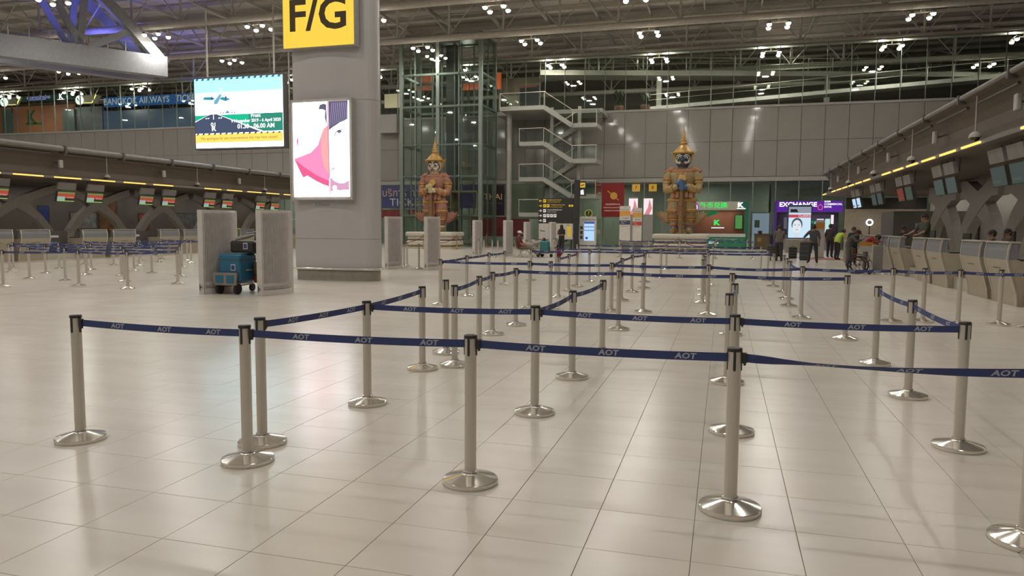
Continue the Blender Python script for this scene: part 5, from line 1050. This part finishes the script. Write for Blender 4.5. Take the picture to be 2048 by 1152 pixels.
for k, (px, py) in enumerate(((7, 204), (158, 200))):
    c = gy(px, py, 65.5); t = thing('round_sign', 'round white bank sign with green leaf, %s one' % ('left' if k == 0 else 'right'), 'sign', c); q = MB(); q.tube([c, c + Vector((0, .15, 0))], .5, 24); q.build('disc', Lb('eef4ee', 1.3), t); pn = Panel(c, (1, 0, 0), (0, 0, 1), .02); pn.poly('leaf', [(-.28, .2), (-.12, .22), (.0, -.12), (-.12, -.08)], mat('leaf_green', '2e6b4a', .5), t); pn.poly('leaf', [(.05, -.1), (.28, .18), (.2, -.02), (.06, -.2)], mat('leaf_green', '2e6b4a', .5), t)
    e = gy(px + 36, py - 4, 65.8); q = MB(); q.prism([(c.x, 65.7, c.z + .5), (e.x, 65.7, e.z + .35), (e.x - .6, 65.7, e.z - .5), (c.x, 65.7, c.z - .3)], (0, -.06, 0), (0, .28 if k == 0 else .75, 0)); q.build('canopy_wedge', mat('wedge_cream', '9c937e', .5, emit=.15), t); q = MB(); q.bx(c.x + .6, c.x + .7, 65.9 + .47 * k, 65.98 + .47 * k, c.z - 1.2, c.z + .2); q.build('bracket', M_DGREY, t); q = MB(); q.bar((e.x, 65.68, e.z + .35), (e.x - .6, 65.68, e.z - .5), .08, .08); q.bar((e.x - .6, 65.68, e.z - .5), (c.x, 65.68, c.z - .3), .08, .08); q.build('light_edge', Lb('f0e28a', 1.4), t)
# service centre seen through the lift
t, pn, W_, H_ = upboard('service_sign', 'orange service centre sign seen through the lift glass', 832, 152, 862, 181, 66, mat('service_orange', 'c75f3a', .5, emit=.35)); pn.text('lettering', 'INFO\nSERVICE\nCENTER', .38, W_ * .5, H_ * .45, M_WHITE, t)  # emission in the orange brightens the boards
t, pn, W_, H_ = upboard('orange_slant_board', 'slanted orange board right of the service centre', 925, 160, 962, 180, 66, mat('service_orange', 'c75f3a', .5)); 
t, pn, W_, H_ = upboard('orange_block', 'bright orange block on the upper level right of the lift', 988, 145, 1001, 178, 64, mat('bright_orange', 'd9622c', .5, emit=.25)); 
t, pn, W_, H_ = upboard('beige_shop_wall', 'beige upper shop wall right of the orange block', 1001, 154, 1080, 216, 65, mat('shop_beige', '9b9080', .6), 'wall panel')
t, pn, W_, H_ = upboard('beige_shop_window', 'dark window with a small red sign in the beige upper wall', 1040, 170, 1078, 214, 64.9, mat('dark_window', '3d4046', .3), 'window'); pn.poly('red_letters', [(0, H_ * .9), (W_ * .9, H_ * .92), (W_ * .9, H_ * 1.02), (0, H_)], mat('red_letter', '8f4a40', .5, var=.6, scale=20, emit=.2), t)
t, pn, W_, H_ = upboard('notice_panel', 'white notice panels inside the service centre', 905, 158, 924, 175, 65.5, mat('notice_white', 'a7a59c', .5), 'notice')
t, pn, W_, H_ = upboard('pale_upper_box', 'pale box wall between the pillar and the lift', 757, 228, 793, 266, 60.6, M_LGREY, 'wall panel')
t, pn, W_, H_ = upboard('lit_shop_window', 'lit upper shop window between the pillar and the lift', 769, 187, 800, 216, 66, mat('lit_cream', 'bcae90', .5, emit=.25), 'window')
def palm(px, py, h, lab):
    c = gy(px, py, 63.2); t = thing('potted_palm', lab, 'plant', (c.x, 63.2, 11.1)); q = MB(); q.lathe([(.3, 0), (.38, .1), (.42, .75), (.38, .8), (.3, .78)], 14, (c.x, 63.2, 11.1)); q.build('pot', mat('terracotta', '6e4a34', .7), t)
    random.seed(px)
    for k in range(16):
        a = random.random() * 2 * pi; r = random.uniform(.5, 1.0); p0 = Vector((c.x, 63.2, 11.9)); p1 = p0 + Vector((r * .5 * cos(a), r * .5 * sin(a), h * random.uniform(.6, 1))); p2 = p0 + Vector((r * cos(a), r * sin(a), h * random.uniform(.3, .8)))
        q = MB(); d = Vector((-sin(a), cos(a), 0)) * .12; q.add([p0 - d * .2, p0 + d * .2, p1 + d, p1 - d, p2], [(0, 1, 2, 3), (3, 2, 4)]); q.build('leaf', mat('palm_leaf', '3f4a30', .6), t)
palm(1238, 215, 1.3, 'potted palm behind the glazing right of the stairs'); palm(1290, 214, 1.0, 'smaller potted palm by the white walkway column'); palm(1008, 214, .8, 'small potted plant on the bridge by the lift')

t = thing('lit_doorway', 'pale blue lit doorway between the green and purple booths', 'doorway', (2.9, 62.9, 0)); q = MB(); q.bx(2.1, 3.5, 62.9, 63.05, .1, 2.85); q.build('lit_room_wall', Lb('8e9aae', .75), t); q = MB(); q.bx(2.05, 2.12, 62.8, 63.0, 0, 2.95); q.bx(3.48, 3.55, 62.8, 63.0, 0, 2.95); q.bx(2.05, 3.55, 62.8, 63.0, 2.85, 2.95); q.build('door_frame', M_FRAME, t); q = MB(); q.bx(2.35, 2.75, 62.85, 62.9, 1.7, 2.3); q.build('door_notice', mat('notice_sage', '7d8a80', .6), t)
t = thing('brown_podium', 'brown podium desk standing in front of the lit doorway', 'podium', (2.9, 60.6, 0)); q = MB(); q.bx(2.3, 3.45, 60.3, 60.8, .05, 1.15); q.build('desk_body', mat('podium_brown', '6e5a3c', .5), t); q = MB(); q.bx(2.25, 3.5, 60.25, 60.85, 1.15, 1.22); q.build('desk_top', mat('podium_dark', '57482f', .5), t); q = MB(); q.bx(2.5, 2.8, 60.28, 60.3, .6, .9); q.build('emblem_plate', mat('podium_gold', '9a8456', .4), t); q = MB(); q.bx(2.55, 2.85, 60.5, 60.55, 1.22, 1.45); q.build('desk_screen', M_BLACKP, t)

# ================================================================== PEOPLE
M_SKIN = mat('skin', '9a6f58', .6, var=.05); M_HAIR = mat('dark_hair', '2c2622', .7)
BASE = dict(pel=(0, 0, .95), sp=(0, .01, 1.13), ch=(0, .01, 1.33), nk=(0, .02, 1.47), hd=(0, 0, 1.58), tp=(0, .0, 1.67),
            hl=(.095, 0, .9), kl=(.1, -.02, .5), al=(.1, .03, .1), tl=(.11, -.13, .035), hr=(-.095, 0, .9), kr=(-.1, -.02, .5), ar=(-.1, .03, .1), tr=(-.11, -.13, .035),
            sl=(.18, .01, 1.41), el=(.235, .03, 1.14), wl=(.235, -.05, .9), pl=(.235, -.075, .82), sr=(-.18, .01, 1.41), er=(-.235, .03, 1.14), wr=(-.235, -.05, .9), pr=(-.235, -.075, .82))
RAD = dict(pel=(.17, .13), sp=(.16, .125), ch=(.175, .13), nk=(.055, .055), hd=(.082, .095), tp=(.065, .08), hl=(.105, .11), kl=(.075, .078), al=(.055, .058), tl=(.046, .035), sl=(.075, .075), el=(.052, .052), wl=(.03, .032), pl=(.036, .022))
BONES = [('pel', 'sp', 0), ('sp', 'ch', 0), ('ch', 'nk', 0), ('nk', 'hd', 3), ('hd', 'tp', 3)]
for s in 'lr': BONES += [('pel', 'h' + s, 1), ('h' + s, 'k' + s, 1), ('k' + s, 'a' + s, 1), ('a' + s, 't' + s, 2), ('ch', 's' + s, 0), ('s' + s, 'e' + s, 0), ('e' + s, 'w' + s, 4), ('w' + s, 'p' + s, 3)]
def person(label, loc, rz, pose, shirt, trousers, shoes=None, long=False, hair=M_HAIR, cap=None, sc=1.0, skirt=False, skin=None, extra=None):
    J = {k: Vector(v) for k, v in BASE.items()}
    for k, v in pose.items(): J[k] = Vector(v)
    look = J.pop('look', Vector((0, -1, 0)))
    skin = skin or M_SKIN; shoes = shoes or M_BLACKP
    bm = bmesh.new(); lay = bm.verts.layers.skin.verify(); V = {}
    for k, p in J.items():
        v = bm.verts.new(p); r = RAD.get(k) or RAD[k[0] + 'l']; v[lay].radius = r; v[lay].use_root = (k == 'pel'); V[k] = v
    for a, b, _ in BONES: bm.edges.new((V[a], V[b]))
    me = bpy.data.meshes.new('b'); bm.to_mesh(me); bm.free()
    o = bpy.data.objects.new('b', me); TMP.objects.link(o)
    o.modifiers.new('s', 'SKIN').use_smooth_shade = True
    ss = o.modifiers.new('u', 'SUBSURF'); ss.levels = 2; ss.render_levels = 2
    return dict(o=o, J=J, look=look, label=label, loc=loc, rz=rz, mats=[shirt, trousers, shoes, skin, shirt if long else skin], hair=hair, cap=cap, sc=sc, extra=extra)
TMP = bpy.data.collections.new('tmp'); COL.children.link(TMP)
PEOPLE = []
def seg_d(p, a, b):
    d = b - a; t = max(0, min(1, (p - a).dot(d) / max(d.length_squared, 1e-9))); return (p - a - d * t).length
def finish(P):
    dg = bpy.context.evaluated_depsgraph_get()
    for D in P:
        J = D['J']; me = bpy.data.meshes.new_from_object(D['o'].evaluated_get(dg)); me.name = 'body'; me.materials.clear()
        for m_ in D['mats']: me.materials.append(m_)
        W = {k: (RAD.get(k) or RAD[k[0] + 'l'])[0] for k in J}
        mi = []
        for f in me.polygons:
            c = f.center; best = min(BONES, key=lambda b: seg_d(c, J[b[0]], J[b[1]]) - .6 * min(W[b[0]], W[b[1]])); mt = best[2]
            if best[0] == 'pel' or best[1] in ('kl', 'kr'):
                ax = J['sp'] - J['pel']; mt = 0 if (c - J['pel']).dot(ax) / ax.length_squared > -.2 else 1
            mi.append(mt)
        # five fingers at each hand, rooted in the palm
        bm = bmesh.new(); bm.from_mesh(me); bm.faces.ensure_lookup_table()
        for f, m_ in zip(bm.faces, mi): f.material_index = m_; f.smooth = True
        for s in 'lr':
            w_, p_ = J['w' + s], J['p' + s]; d = (p_ - w_).normalized(); side = d.cross(Vector((0, 0, 1)) if abs(d.z) < .8 else Vector((0, 1, 0))).normalized(); bend = d.cross(side).normalized()
            q = MB()
            for k, ln_ in enumerate((.075, .085, .08, .06)):
                r0 = p_ + side * (k - 1.5) * .019 - d * .01; q.tube([r0, r0 + d * ln_ * .55 + bend * .006, r0 + d * ln_ + bend * .025], [.011, .010, .007], 6)
            r0 = p_ + side * .034 - d * .035; q.tube([r0, r0 + side * .02 + d * .03, r0 + side * .024 + d * .06 + bend * .015], [.012, .011, .008], 6)
            vs_ = [bm.verts.new(v) for v in q.v]
            for f in q.f:
                try: nf = bm.faces.new([vs_[i] for i in f]); nf.material_index = 3; nf.smooth = True
                except ValueError: pass
        bm.to_mesh(me); bm.free(); bpy.data.objects.remove(D['o'])
        t = thing('person', D['label'], 'person', D['loc'], D['rz'], group='people in the hall'); t.scale = (D['sc'],) * 3
        put('body', me, t)
        hd, tp = J['hd'], J['tp']; up = (tp - hd).normalized(); fw = D['look']; fw = (fw - up * fw.dot(up)).normalized(); rt = up.cross(fw)
        c = hd + up * .03; B3 = lambda a, b, e: c + rt * a + fw * b + up * e
        q = MB(); q.ball((0, 0, 0), 1, 14, 0, 8, -.15, pi / 2); q.ball((0, 0, 0), 1, 14, 0, 8, -.9, .2)
        n = len(q.v) // 2; vv = []
        for i, (x, y, z) in enumerate(q.v):
            if i < n: vv.append(B3(x * .098, y * .115 - .006, z * .12 + .015))
            else: vv.append(B3(x * .096, (y * .085 if y < 0 else y * .02) - .03, z * .11 + .01))
        q.v = [tuple(v) for v in vv]; q.build('hair', D['hair'], t, local=True)
        q = MB(); q.tube([B3(0, .088, .02), B3(0, .115, -.015), B3(0, .095, -.03)], [.008, .016, .008], 6)
        for s in (-1, 1): q.ball(tuple(B3(s * .092, -.005, -.005)), (.014, .022, .03), 6, 0, 4)
        q.build('face_relief', D['mats'][3], t, local=True)
        q = MB()
        for s in (-1, 1): q.ball(tuple(B3(s * .034, .092, .02)), .011, 6, 0, 4)
        q.tube([B3(-.025, .09, -.055), B3(0, .097, -.057), B3(.025, .09, -.055)], [.004, .006, .004], 5); q.build('eyes_and_mouth', mat('dark_feature', '33231e', .5), t, local=True)
        if D['cap']:
            q = MB(); q.ball((0, 0, 0), 1, 14, 0, 6, 0, pi / 2); q.v = [tuple(B3(x * .108, y * .125 - .004, z * .115 + .035)) for x, y, z in q.v]
            q.prism([B3(-.085, .07, .04), B3(.085, .07, .04), B3(.06, .2, .03), B3(-.06, .2, .03)], (0, 0, 0), up * .012); q.build('cap', D['cap'], t, local=True)
        if D['extra']: D['extra'](t, J)
c_ = lambda n_, h: mat('cloth_' + n_, h, .85, var=.08, scale=14)
def P(*a, **k): PEOPLE.append(person(*a, **k))
def at(px, py): p = gz(px, py); return (p.x, p.y, 0)
# seated man in a white cap, facing +X on the bench
SIT = dict(pel=(0, .12, .5), sp=(0, .16, .68), ch=(0, .19, .88), nk=(0, .17, 1.02), hd=(0, .13, 1.13), tp=(0, .11, 1.22), hl=(.1, .08, .48), kl=(.12, -.4, .5), al=(.13, -.52, .1), tl=(.14, -.7, .035), hr=(-.1, .08, .48), kr=(-.12, -.4, .5), ar=(-.13, -.52, .1), tr=(-.14, -.7, .035),
           sl=(.19, .17, .96), el=(.24, .06, .7), wl=(.14, -.17, .6), pl=(.1, -.25, .6), sr=(-.19, .17, .96), er=(-.24, .06, .7), wr=(-.14, -.17, .6), pr=(-.1, -.25, .6))
LEGS_OUT = dict(SIT, kl=(.12, -.42, .47), al=(.12, -.85, .14), tl=(.12, -.93, .26), kr=(-.12, -.42, .47), ar=(-.12, -.85, .14), tr=(-.12, -.93, .26))
P('seated man in a white cap and maroon shirt on the bench', (-10.45, 38.1, 0), pi / 2, LEGS_OUT, c_('maroon', '6b2f2c'), c_('khaki', '6d6353'), cap=c_('white', 'd2cdc4'), sc=1.1)
LIE = dict(pel=(0, 0, .62), sp=(0, .2, .68), ch=(0, .4, .76), nk=(0, .54, .83), hd=(0, .64, .9), tp=(0, .72, .93), hl=(.1, -.04, .6), kl=(.1, -.42, .72), al=(.1, -.75, .52), tl=(.1, -.85, .6), hr=(-.1, -.04, .6), kr=(-.1, -.42, .66), ar=(-.1, -.78, .52), tr=(-.1, -.88, .6),
           sl=(.19, .44, .8), el=(.26, .22, .7), wl=(.1, .05, .8), pl=(.02, 0, .8), sr=(-.19, .44, .8), er=(-.26, .22, .7), wr=(-.1, .05, .78), pr=(-.02, 0, .78), look=(0, -.5, .9))
P('person reclining under a pale puffy jacket on the rear bench', (-10.6, 40.9, 0), radians(-90), LIE, c_('paleblanket', 'b5aca2'), c_('paleblanket', 'b5aca2'), long=True)
PHONE = dict(er=(-.24, -.04, 1.16), wr=(-.1, -.22, 1.3), pr=(-.05, -.24, 1.37), el=(.23, -.02, 1.15), wl=(.06, -.22, 1.12), pl=(-.02, -.26, 1.12), tp=(0, -.03, 1.66))
P('standing woman in a black vest holding a phone by the trolley', (-9.45, 43.5, 0), radians(-25), PHONE, c_('blackvest', '2f2b2a'), c_('black', '2a2727'), sc=1.03)
WALK = dict(kl=(.1, -.1, .5), al=(.1, .0, .1), tl=(.1, -.16, .035), kr=(-.1, .05, .5), ar=(-.1, .18, .13), tr=(-.11, .03, .05), el=(.23, -.08, 1.15), wl=(.2, -.3, 1.02), pl=(.19, -.37, 1.01), er=(-.23, -.08, 1.15), wr=(-.2, -.3, 1.02), pr=(-.19, -.37, 1.01), hd=(0, -.04, 1.57), tp=(0, -.07, 1.65))
P('man in a taupe shirt seen from behind pushing a luggage cart', at(1557, 523), pi, WALK, c_('taupe', '6b6258'), c_('darktrouser', '33302f'), sc=1.05)
AKIM = dict(al=(.17, .03, .1), tl=(.22, -.12, .035), kl=(.15, -.01, .5), kr=(-.14, -.01, .5), ar=(-.16, .03, .1), tr=(-.2, -.12, .035), er=(-.42, .12, 1.12), wr=(-.2, .2, 1.0), pr=(-.12, .22, 1.0), el=(.27, .02, 1.12), wl=(.26, -.1, .9), pl=(.25, -.15, .84))
P('man in a dark grey shirt seen from behind, arms behind back', at(1625, 527), pi, dict(AKIM, er=(.42, .12, 1.14), wr=(.2, .2, 1.0), pr=(.1, .22, .98), sr=(.18, .01, 1.41), sl=(-.18, .01, 1.41), el=(-.25, .03, 1.14), wl=(-.25, -.05, .9), pl=(-.25, -.07, .82)), c_('slate', '4b4c4e'), c_('darktrouser', '33302f'), sc=1.06)
LEAN = dict(pel=(0, .05, .95), sp=(0, -.02, 1.12), ch=(0, -.15, 1.27), nk=(0, -.26, 1.36), hd=(0, -.33, 1.44), tp=(0, -.38, 1.52), sl=(.18, -.18, 1.34), sr=(-.18, -.18, 1.34), el=(.22, -.35, 1.12), wl=(.14, -.5, 1.2), pl=(.12, -.56, 1.24), er=(-.22, -.35, 1.12), wr=(-.14, -.5, 1.2), pr=(-.12, -.56, 1.24))
P('person in a bright yellow-green vest leaning to the counter', at(1673, 520), radians(120), LEAN, mat('hi_vis', '9bb03a', .7, emit=.05), c_('black', '2a2727'), sc=1.02)
P('dark-haired person standing behind the yellow-green vest', (5.75, 44.6, 0), radians(150), {}, c_('charcoal', '3d3835'), c_('black', '2a2727'), sc=1.1)
P('man in a grey top leaning at the counter near the wheelchair', (5.05, 33.6, 0), radians(70), LEAN, c_('ashgrey', '55534f'), c_('dirtyjeans', '5c5850'), cap=c_('capblack', '2b2a2c'), sc=1.0, long=True)
P('person in dark clothes and pale mask by the lit ring', (5.55, 35.6, 0), radians(20), {}, c_('navydark', '2e3038'), c_('black', '2a2727'))
P('person in red bowed over the counter beside the orange board', (5.3, 31.2, 0), radians(85), dict(LEAN, nk=(0, -.3, 1.3), hd=(0, -.4, 1.34), tp=(0, -.47, 1.38)), c_('red', '8a3129'), c_('jean', '5d5c62'), long=True, sc=.97)
P('staff member in black standing behind the right counters', (gy(1806, 460, 34).x, 34, 0), radians(-60), {}, c_('black', '2a2727'), c_('black', '2a2727'), long=True, sc=1.03)
P('man in a dark green shirt leaning on the right counter', (gy(1848, 460, 27.3).x, 27.3, .3), radians(-70), dict(er=(-.24, -.12, 1.2), wr=(-.28, -.34, 1.08), pr=(-.3, -.42, 1.07), el=(.22, -.1, 1.18), wl=(.2, -.32, 1.08), pl=(.18, -.4, 1.07)), c_('forest', '3c4034'), c_('black', '2a2727'), sc=1.08)
P('clerk with dark hair and brown top behind the right counters', (gy(1985, 460, 23.6).x, 23.6, 0), radians(-100), {}, c_('clerkbrown', '4b423a'), c_('black', '2a2727'), sc=.95, long=True)
P('clerk in a grey top farther in behind the right counters', (gy(2016, 460, 24.4).x, 24.4, 0), radians(-80), {}, c_('clerkgrey', '5a5148'), c_('black', '2a2727'), sc=.97, long=True)
p_ = gx(475, 470, -30.6)
P('clerk in a yellow-green vest behind the left counters', (-30.6, p_.y, 0), radians(60), {}, mat('hi_vis', '9bb03a', .7), c_('black', '2a2727'), sc=.97)
finish(PEOPLE)
for c in list(TMP.objects): bpy.data.objects.remove(c)
COL.children.unlink(TMP); bpy.data.collections.remove(TMP)

# ================================================================== BENCHES, CARTS, WHEELCHAIR, BAGS
def bench(c, rz, n, lab):
    t = thing('bench', lab, 'bench', c, rz)
    for k in range(n):
        x = (k - (n - 1) / 2) * .58
        q = MB(); q.tube([(x, -.28, .45), (x, -.05, .42), (x, .2, .43), (x, .32, .6), (x, .4, .9)], [.26, .26, .26, .26, .25], 4, flat=.09, up=(0, 0, 1)); q.build('seat_shell', mat('bench_steel', 'bcb3a6', .4, .4), t, local=True)
    q = MB(); L = n * .58; q.bar((-L / 2, .05, .36), (L / 2, .05, .36), .07, .06); q.build('beam', M_STEEL, t, local=True)
    for x in (-L / 2 + .15, L / 2 - .15):
        q = MB(); q.tube([(x, -.3, .02), (x, -.1, .1), (x, .05, .36), (x, .2, .1), (x, .38, .02)], .025, 8); q.build('leg', M_STEEL, t, local=True)
bench((-10.45, 38.7, 0), pi / 2, 3, 'pale metal bench carrying the man in the white cap'); bench((-10.7, 41.1, 0), 0, 3, 'pale metal bench carrying the reclining person')
def cart(c, rz, lab, m=M_STEEL):
    t = thing('luggage_cart', lab, 'cart', c, rz)
    for s in (-1, 1):
        q = MB(); q.tube([(s * .26, -.5, .2), (s * .26, .3, .2), (s * .26, .42, .3), (s * .26, .55, 1.0)], .02, 8); q.build('side_rail', m, t, local=True)
        q = MB(); wheel(q, (s * .27, -.35, .1), .1, .05); q.build('wheel', M_RUB, t, local=True)
    q = MB(); q.bx(-.26, .26, -.5, .32, .19, .215); q.build('deck', m, t, local=True); q = MB(); q.cyl((-.28, .55, 1.0), (.28, .55, 1.0), .022, 8); q.build('handle', M_BLACKP, t, local=True)
    q = MB(); wheel(q, (0, .3, .09), .09, .05); q.build('wheel', M_RUB, t, local=True)
    q = MB(); q.bx(-.24, .24, .34, .36, .3, .6); q.build('basket', m, t, local=True)
    return t
cart((-9.3, 38.9, 0), radians(-100), 'luggage cart with a teal suitcase in front of the bench')
def suit(c, d, m, lab, rz=0, name='suitcase'):
    t = thing(name, lab, 'suitcase', (c[0], c[1], c[2]), rz); q = MB(); q.rbox((0, 0, d[2] / 2), d, min(d[0], d[1]) * .22); q.build('shell', m, t, local=True)
    q = MB()
    for z in (.25, .5, .75): q.bx(-d[0] / 2 - .004, d[0] / 2 + .004, -d[1] / 2 - .004, d[1] / 2 + .004, d[2] * z, d[2] * z + .012)
    q.build('ribbing', M_GREY if m is not M_BLACKP else M_DGREY, t, local=True)
    q = MB(); q.tube([(-.1, 0, d[2]), (-.1, 0, d[2] + .05), (.1, 0, d[2] + .05), (.1, 0, d[2])], .012, 6); q.build('handle', M_BLACKP, t, local=True); return t
suit((-9.35, 38.85, .22), (.5, .42, .66), mat('teal_shell', '2f7f80', .4), 'teal suitcase standing on the cart before the bench')
suit((-9.15, 39.3, .22), (.34, .3, .3), mat('blue_shell2', '2e5d80', .4), 'small blue bag under the teal suitcase', name='blue_bag')
t = thing('magenta_bag', 'small magenta bag on the floor by the cart', 'bag', (-8.75, 39.6, 0)); q = MB(); q.ball((-8.75, 39.6, .2), (.2, .15, .2), 14, 0, 8); q.build('pouch', c_('magenta', '8a2a4a'), t); q = MB(); q.tube([(-8.85, 39.6, .36), (-8.75, 39.6, .48), (-8.65, 39.6, .36)], .012, 6); q.build('strap', M_BLACKP, t)
x, y, _ = at(1553, 522); cart((x, y + .75, 0), 0, 'luggage cart pushed by the man in taupe'); 
t = thing('backpack', 'dark backpack hanging at the side of the man in taupe', 'bag', (x - .28, y, .85)); q = MB(); q.rbox((x - .3, y - .02, 1.1), (.2, .3, .5), .07); q.build('sack', c_('packnavy', '2e2f3a'), t); q = MB(); q.tube([(x - .22, y - .05, 1.35), (x - .12, y - .1, 1.48), (x - .05, y, 1.46)], .02, 6); q.build('strap', c_('packnavy', '2e2f3a'), t)
for k, (xx, yy, h) in enumerate(((x - .25, y + .55, .55), (x + .1, y + .7, .5))): suit((xx, yy, .22), (.4, .3, h), c_('bagdark%d' % k, '3b302e' if k else '46423f'), 'dark bag on the cart of the man in taupe, %s one' % ('left' if k == 0 else 'right'), name='bag')
x, y, _ = at(1585, 517); suit((x, y, 0), (.42, .28, .62), c_('blackcase', '2c2b2a'), 'black upright bag on the floor left of the dark grey man', name='black_bag')
x, y, _ = at(1609, 521); suit((x, y + .3, 0), (.45, .3, .95), c_('slatecase', '3f4144'), 'dark tall suitcase beside the dark grey man')
x, y, _ = at(1696, 527); suit((x, y, .05), (.42, .32, 1.05), mat('cream_case', '9b9183', .5), 'tall cream ribbed suitcase stack by the wheelchair')
# red carpet strips
for k, (a, b, w0) in enumerate((((4.05, 42.6), (6.3, 42.0), .9), ((3.9, 44.2), (6.2, 43.9), .5))):
    t = thing('red_carpet', 'red carpet strip before the portrait totem, %s one' % ('nearer' if k == 0 else 'farther'), 'carpet', (a[0], a[1], 0)); q = MB(); q.bar((a[0], a[1], .008), (b[0], b[1], .008), w0, .016); q.build('pile', c_('carpetred', 'a04a44'), t)
# wheelchair
x, y, _ = at(1712, 546); y -= .3
t = thing('wheelchair', 'folded-frame wheelchair with red seat before the right counters', 'wheelchair', (x, y, 0))
for s in (-1, 1):
    q = MB(); q.tube([(x + s * .28, y + .31 * cos(a * pi / 12), .31 + .31 * sin(a * pi / 12)) for a in range(25)], .028, 8); q.build('tyre', M_RUB, t)
    q = MB()
    for k in range(8): a = k * pi / 4; q.cyl((x + s * .28, y, .31), (x + s * .28, y + .3 * cos(a), .31 + .3 * sin(a)), .006, 5)
    q.cyl((x + s * .24, y, .31), (x + s * .31, y, .31), .03, 8); q.build('spokes', M_DGREY, t)
    q = MB(); wheel(q, (x + s * .24, y - .45, .08), .08, .035); q.build('caster', M_RUB, t)
    q = MB(); q.tube([(x + s * .24, y + .3, .95), (x + s * .24, y + .18, .9), (x + s * .24, y + .15, .5), (x + s * .24, y - .4, .48), (x + s * .24, y - .45, .16)], .014, 8); q.tube([(x + s * .24, y + .15, .7), (x + s * .24, y - .3, .7), (x + s * .24, y - .35, .5)], .014, 8); q.build('side_frame', M_DGREY, t)
q = MB(); q.bx(x - .24, x + .24, y - .38, y + .15, .48, .51); q.build('seat', c_('chairred', '7e332e'), t); q = MB(); q.bx(x - .24, x + .24, y + .14, y + .17, .5, .9); q.build('backrest', c_('chairred', '7e332e'), t)
for s in (-1, 1): q = MB(); q.box((x + s * .12, y - .6, .12), (.16, .14, .015)); q.build('footplate', M_DGREY, t)
t.rotation_euler = (0, 0, radians(70))
# small notice boards standing before the right counters
t = thing('orange_notice_stand', 'steel stand with an orange topped notice before the right counters', 'sign stand', (5.45, 30.4, 0))
a0 = gy(1720, 484, 30.6); a1 = gy(1746, 492, 30.6); q = MB(); q.bx(a0.x, a1.x, 30.58, 30.62, a1.z, a0.z); q.build('orange_board', mat('notice_orange', 'b27a2e', .5), t); q = MB(); q.bx(a0.x, a1.x, 30.58, 30.62, a1.z - .22, a1.z); q.build('white_board', M_LGREY, t)
for xx in (a0.x + .02, a1.x - .02): q = MB(); q.cyl((xx, 30.64, 0), (xx, 30.64, a0.z), .022, 8); q.build('post', M_STEEL, t); q = MB(); q.lathe([(.14, 0), (.14, .02), (.03, .05)], 14, (xx, 30.64, 0)); q.build('foot', M_STEEL, t)
t = thing('grey_notice_stand', 'grey panel stand between two posts by the wheelchair', 'sign stand', (5.9, 29.6, 0))
b0 = gy(1746, 492, 29.6); b1 = gy(1766, 540, 29.6); q = MB(); q.bx(b0.x + .03, b1.x - .03, 29.58, 29.62, .12, b0.z); q.build('panel', M_GREY, t)
for xx in (b0.x, b1.x): q = MB(); q.cyl((xx, 29.6, 0), (xx, 29.6, b0.z + .05), .022, 8); q.build('post', M_STEEL, t); q = MB(); q.lathe([(.15, 0), (.15, .02), (.03, .05)], 14, (xx, 29.6, 0)); q.build('foot', M_STEEL, t)
t = thing('orange_white_roll_up', 'orange and white roll-up banner behind the dark grey man', 'banner', (5.0, 44, 0)); c0 = gy(1632, 440, 44); c1 = gy(1648, 498, 44); q = MB(); q.bx(c0.x, c1.x, 44, 44.03, .03, c0.z); q.build('banner_sheet', M_LGREY, t); q = MB(); q.bx(c0.x, c1.x, 43.99, 44.0, c0.z - .5, c0.z - .15); q.build('orange_band', mat('notice_orange', 'b27a2e', .5), t); q = MB(); q.bx(c0.x - .03, c1.x + .03, 43.9, 44.1, 0, .06); q.build('foot', M_GREY, t)
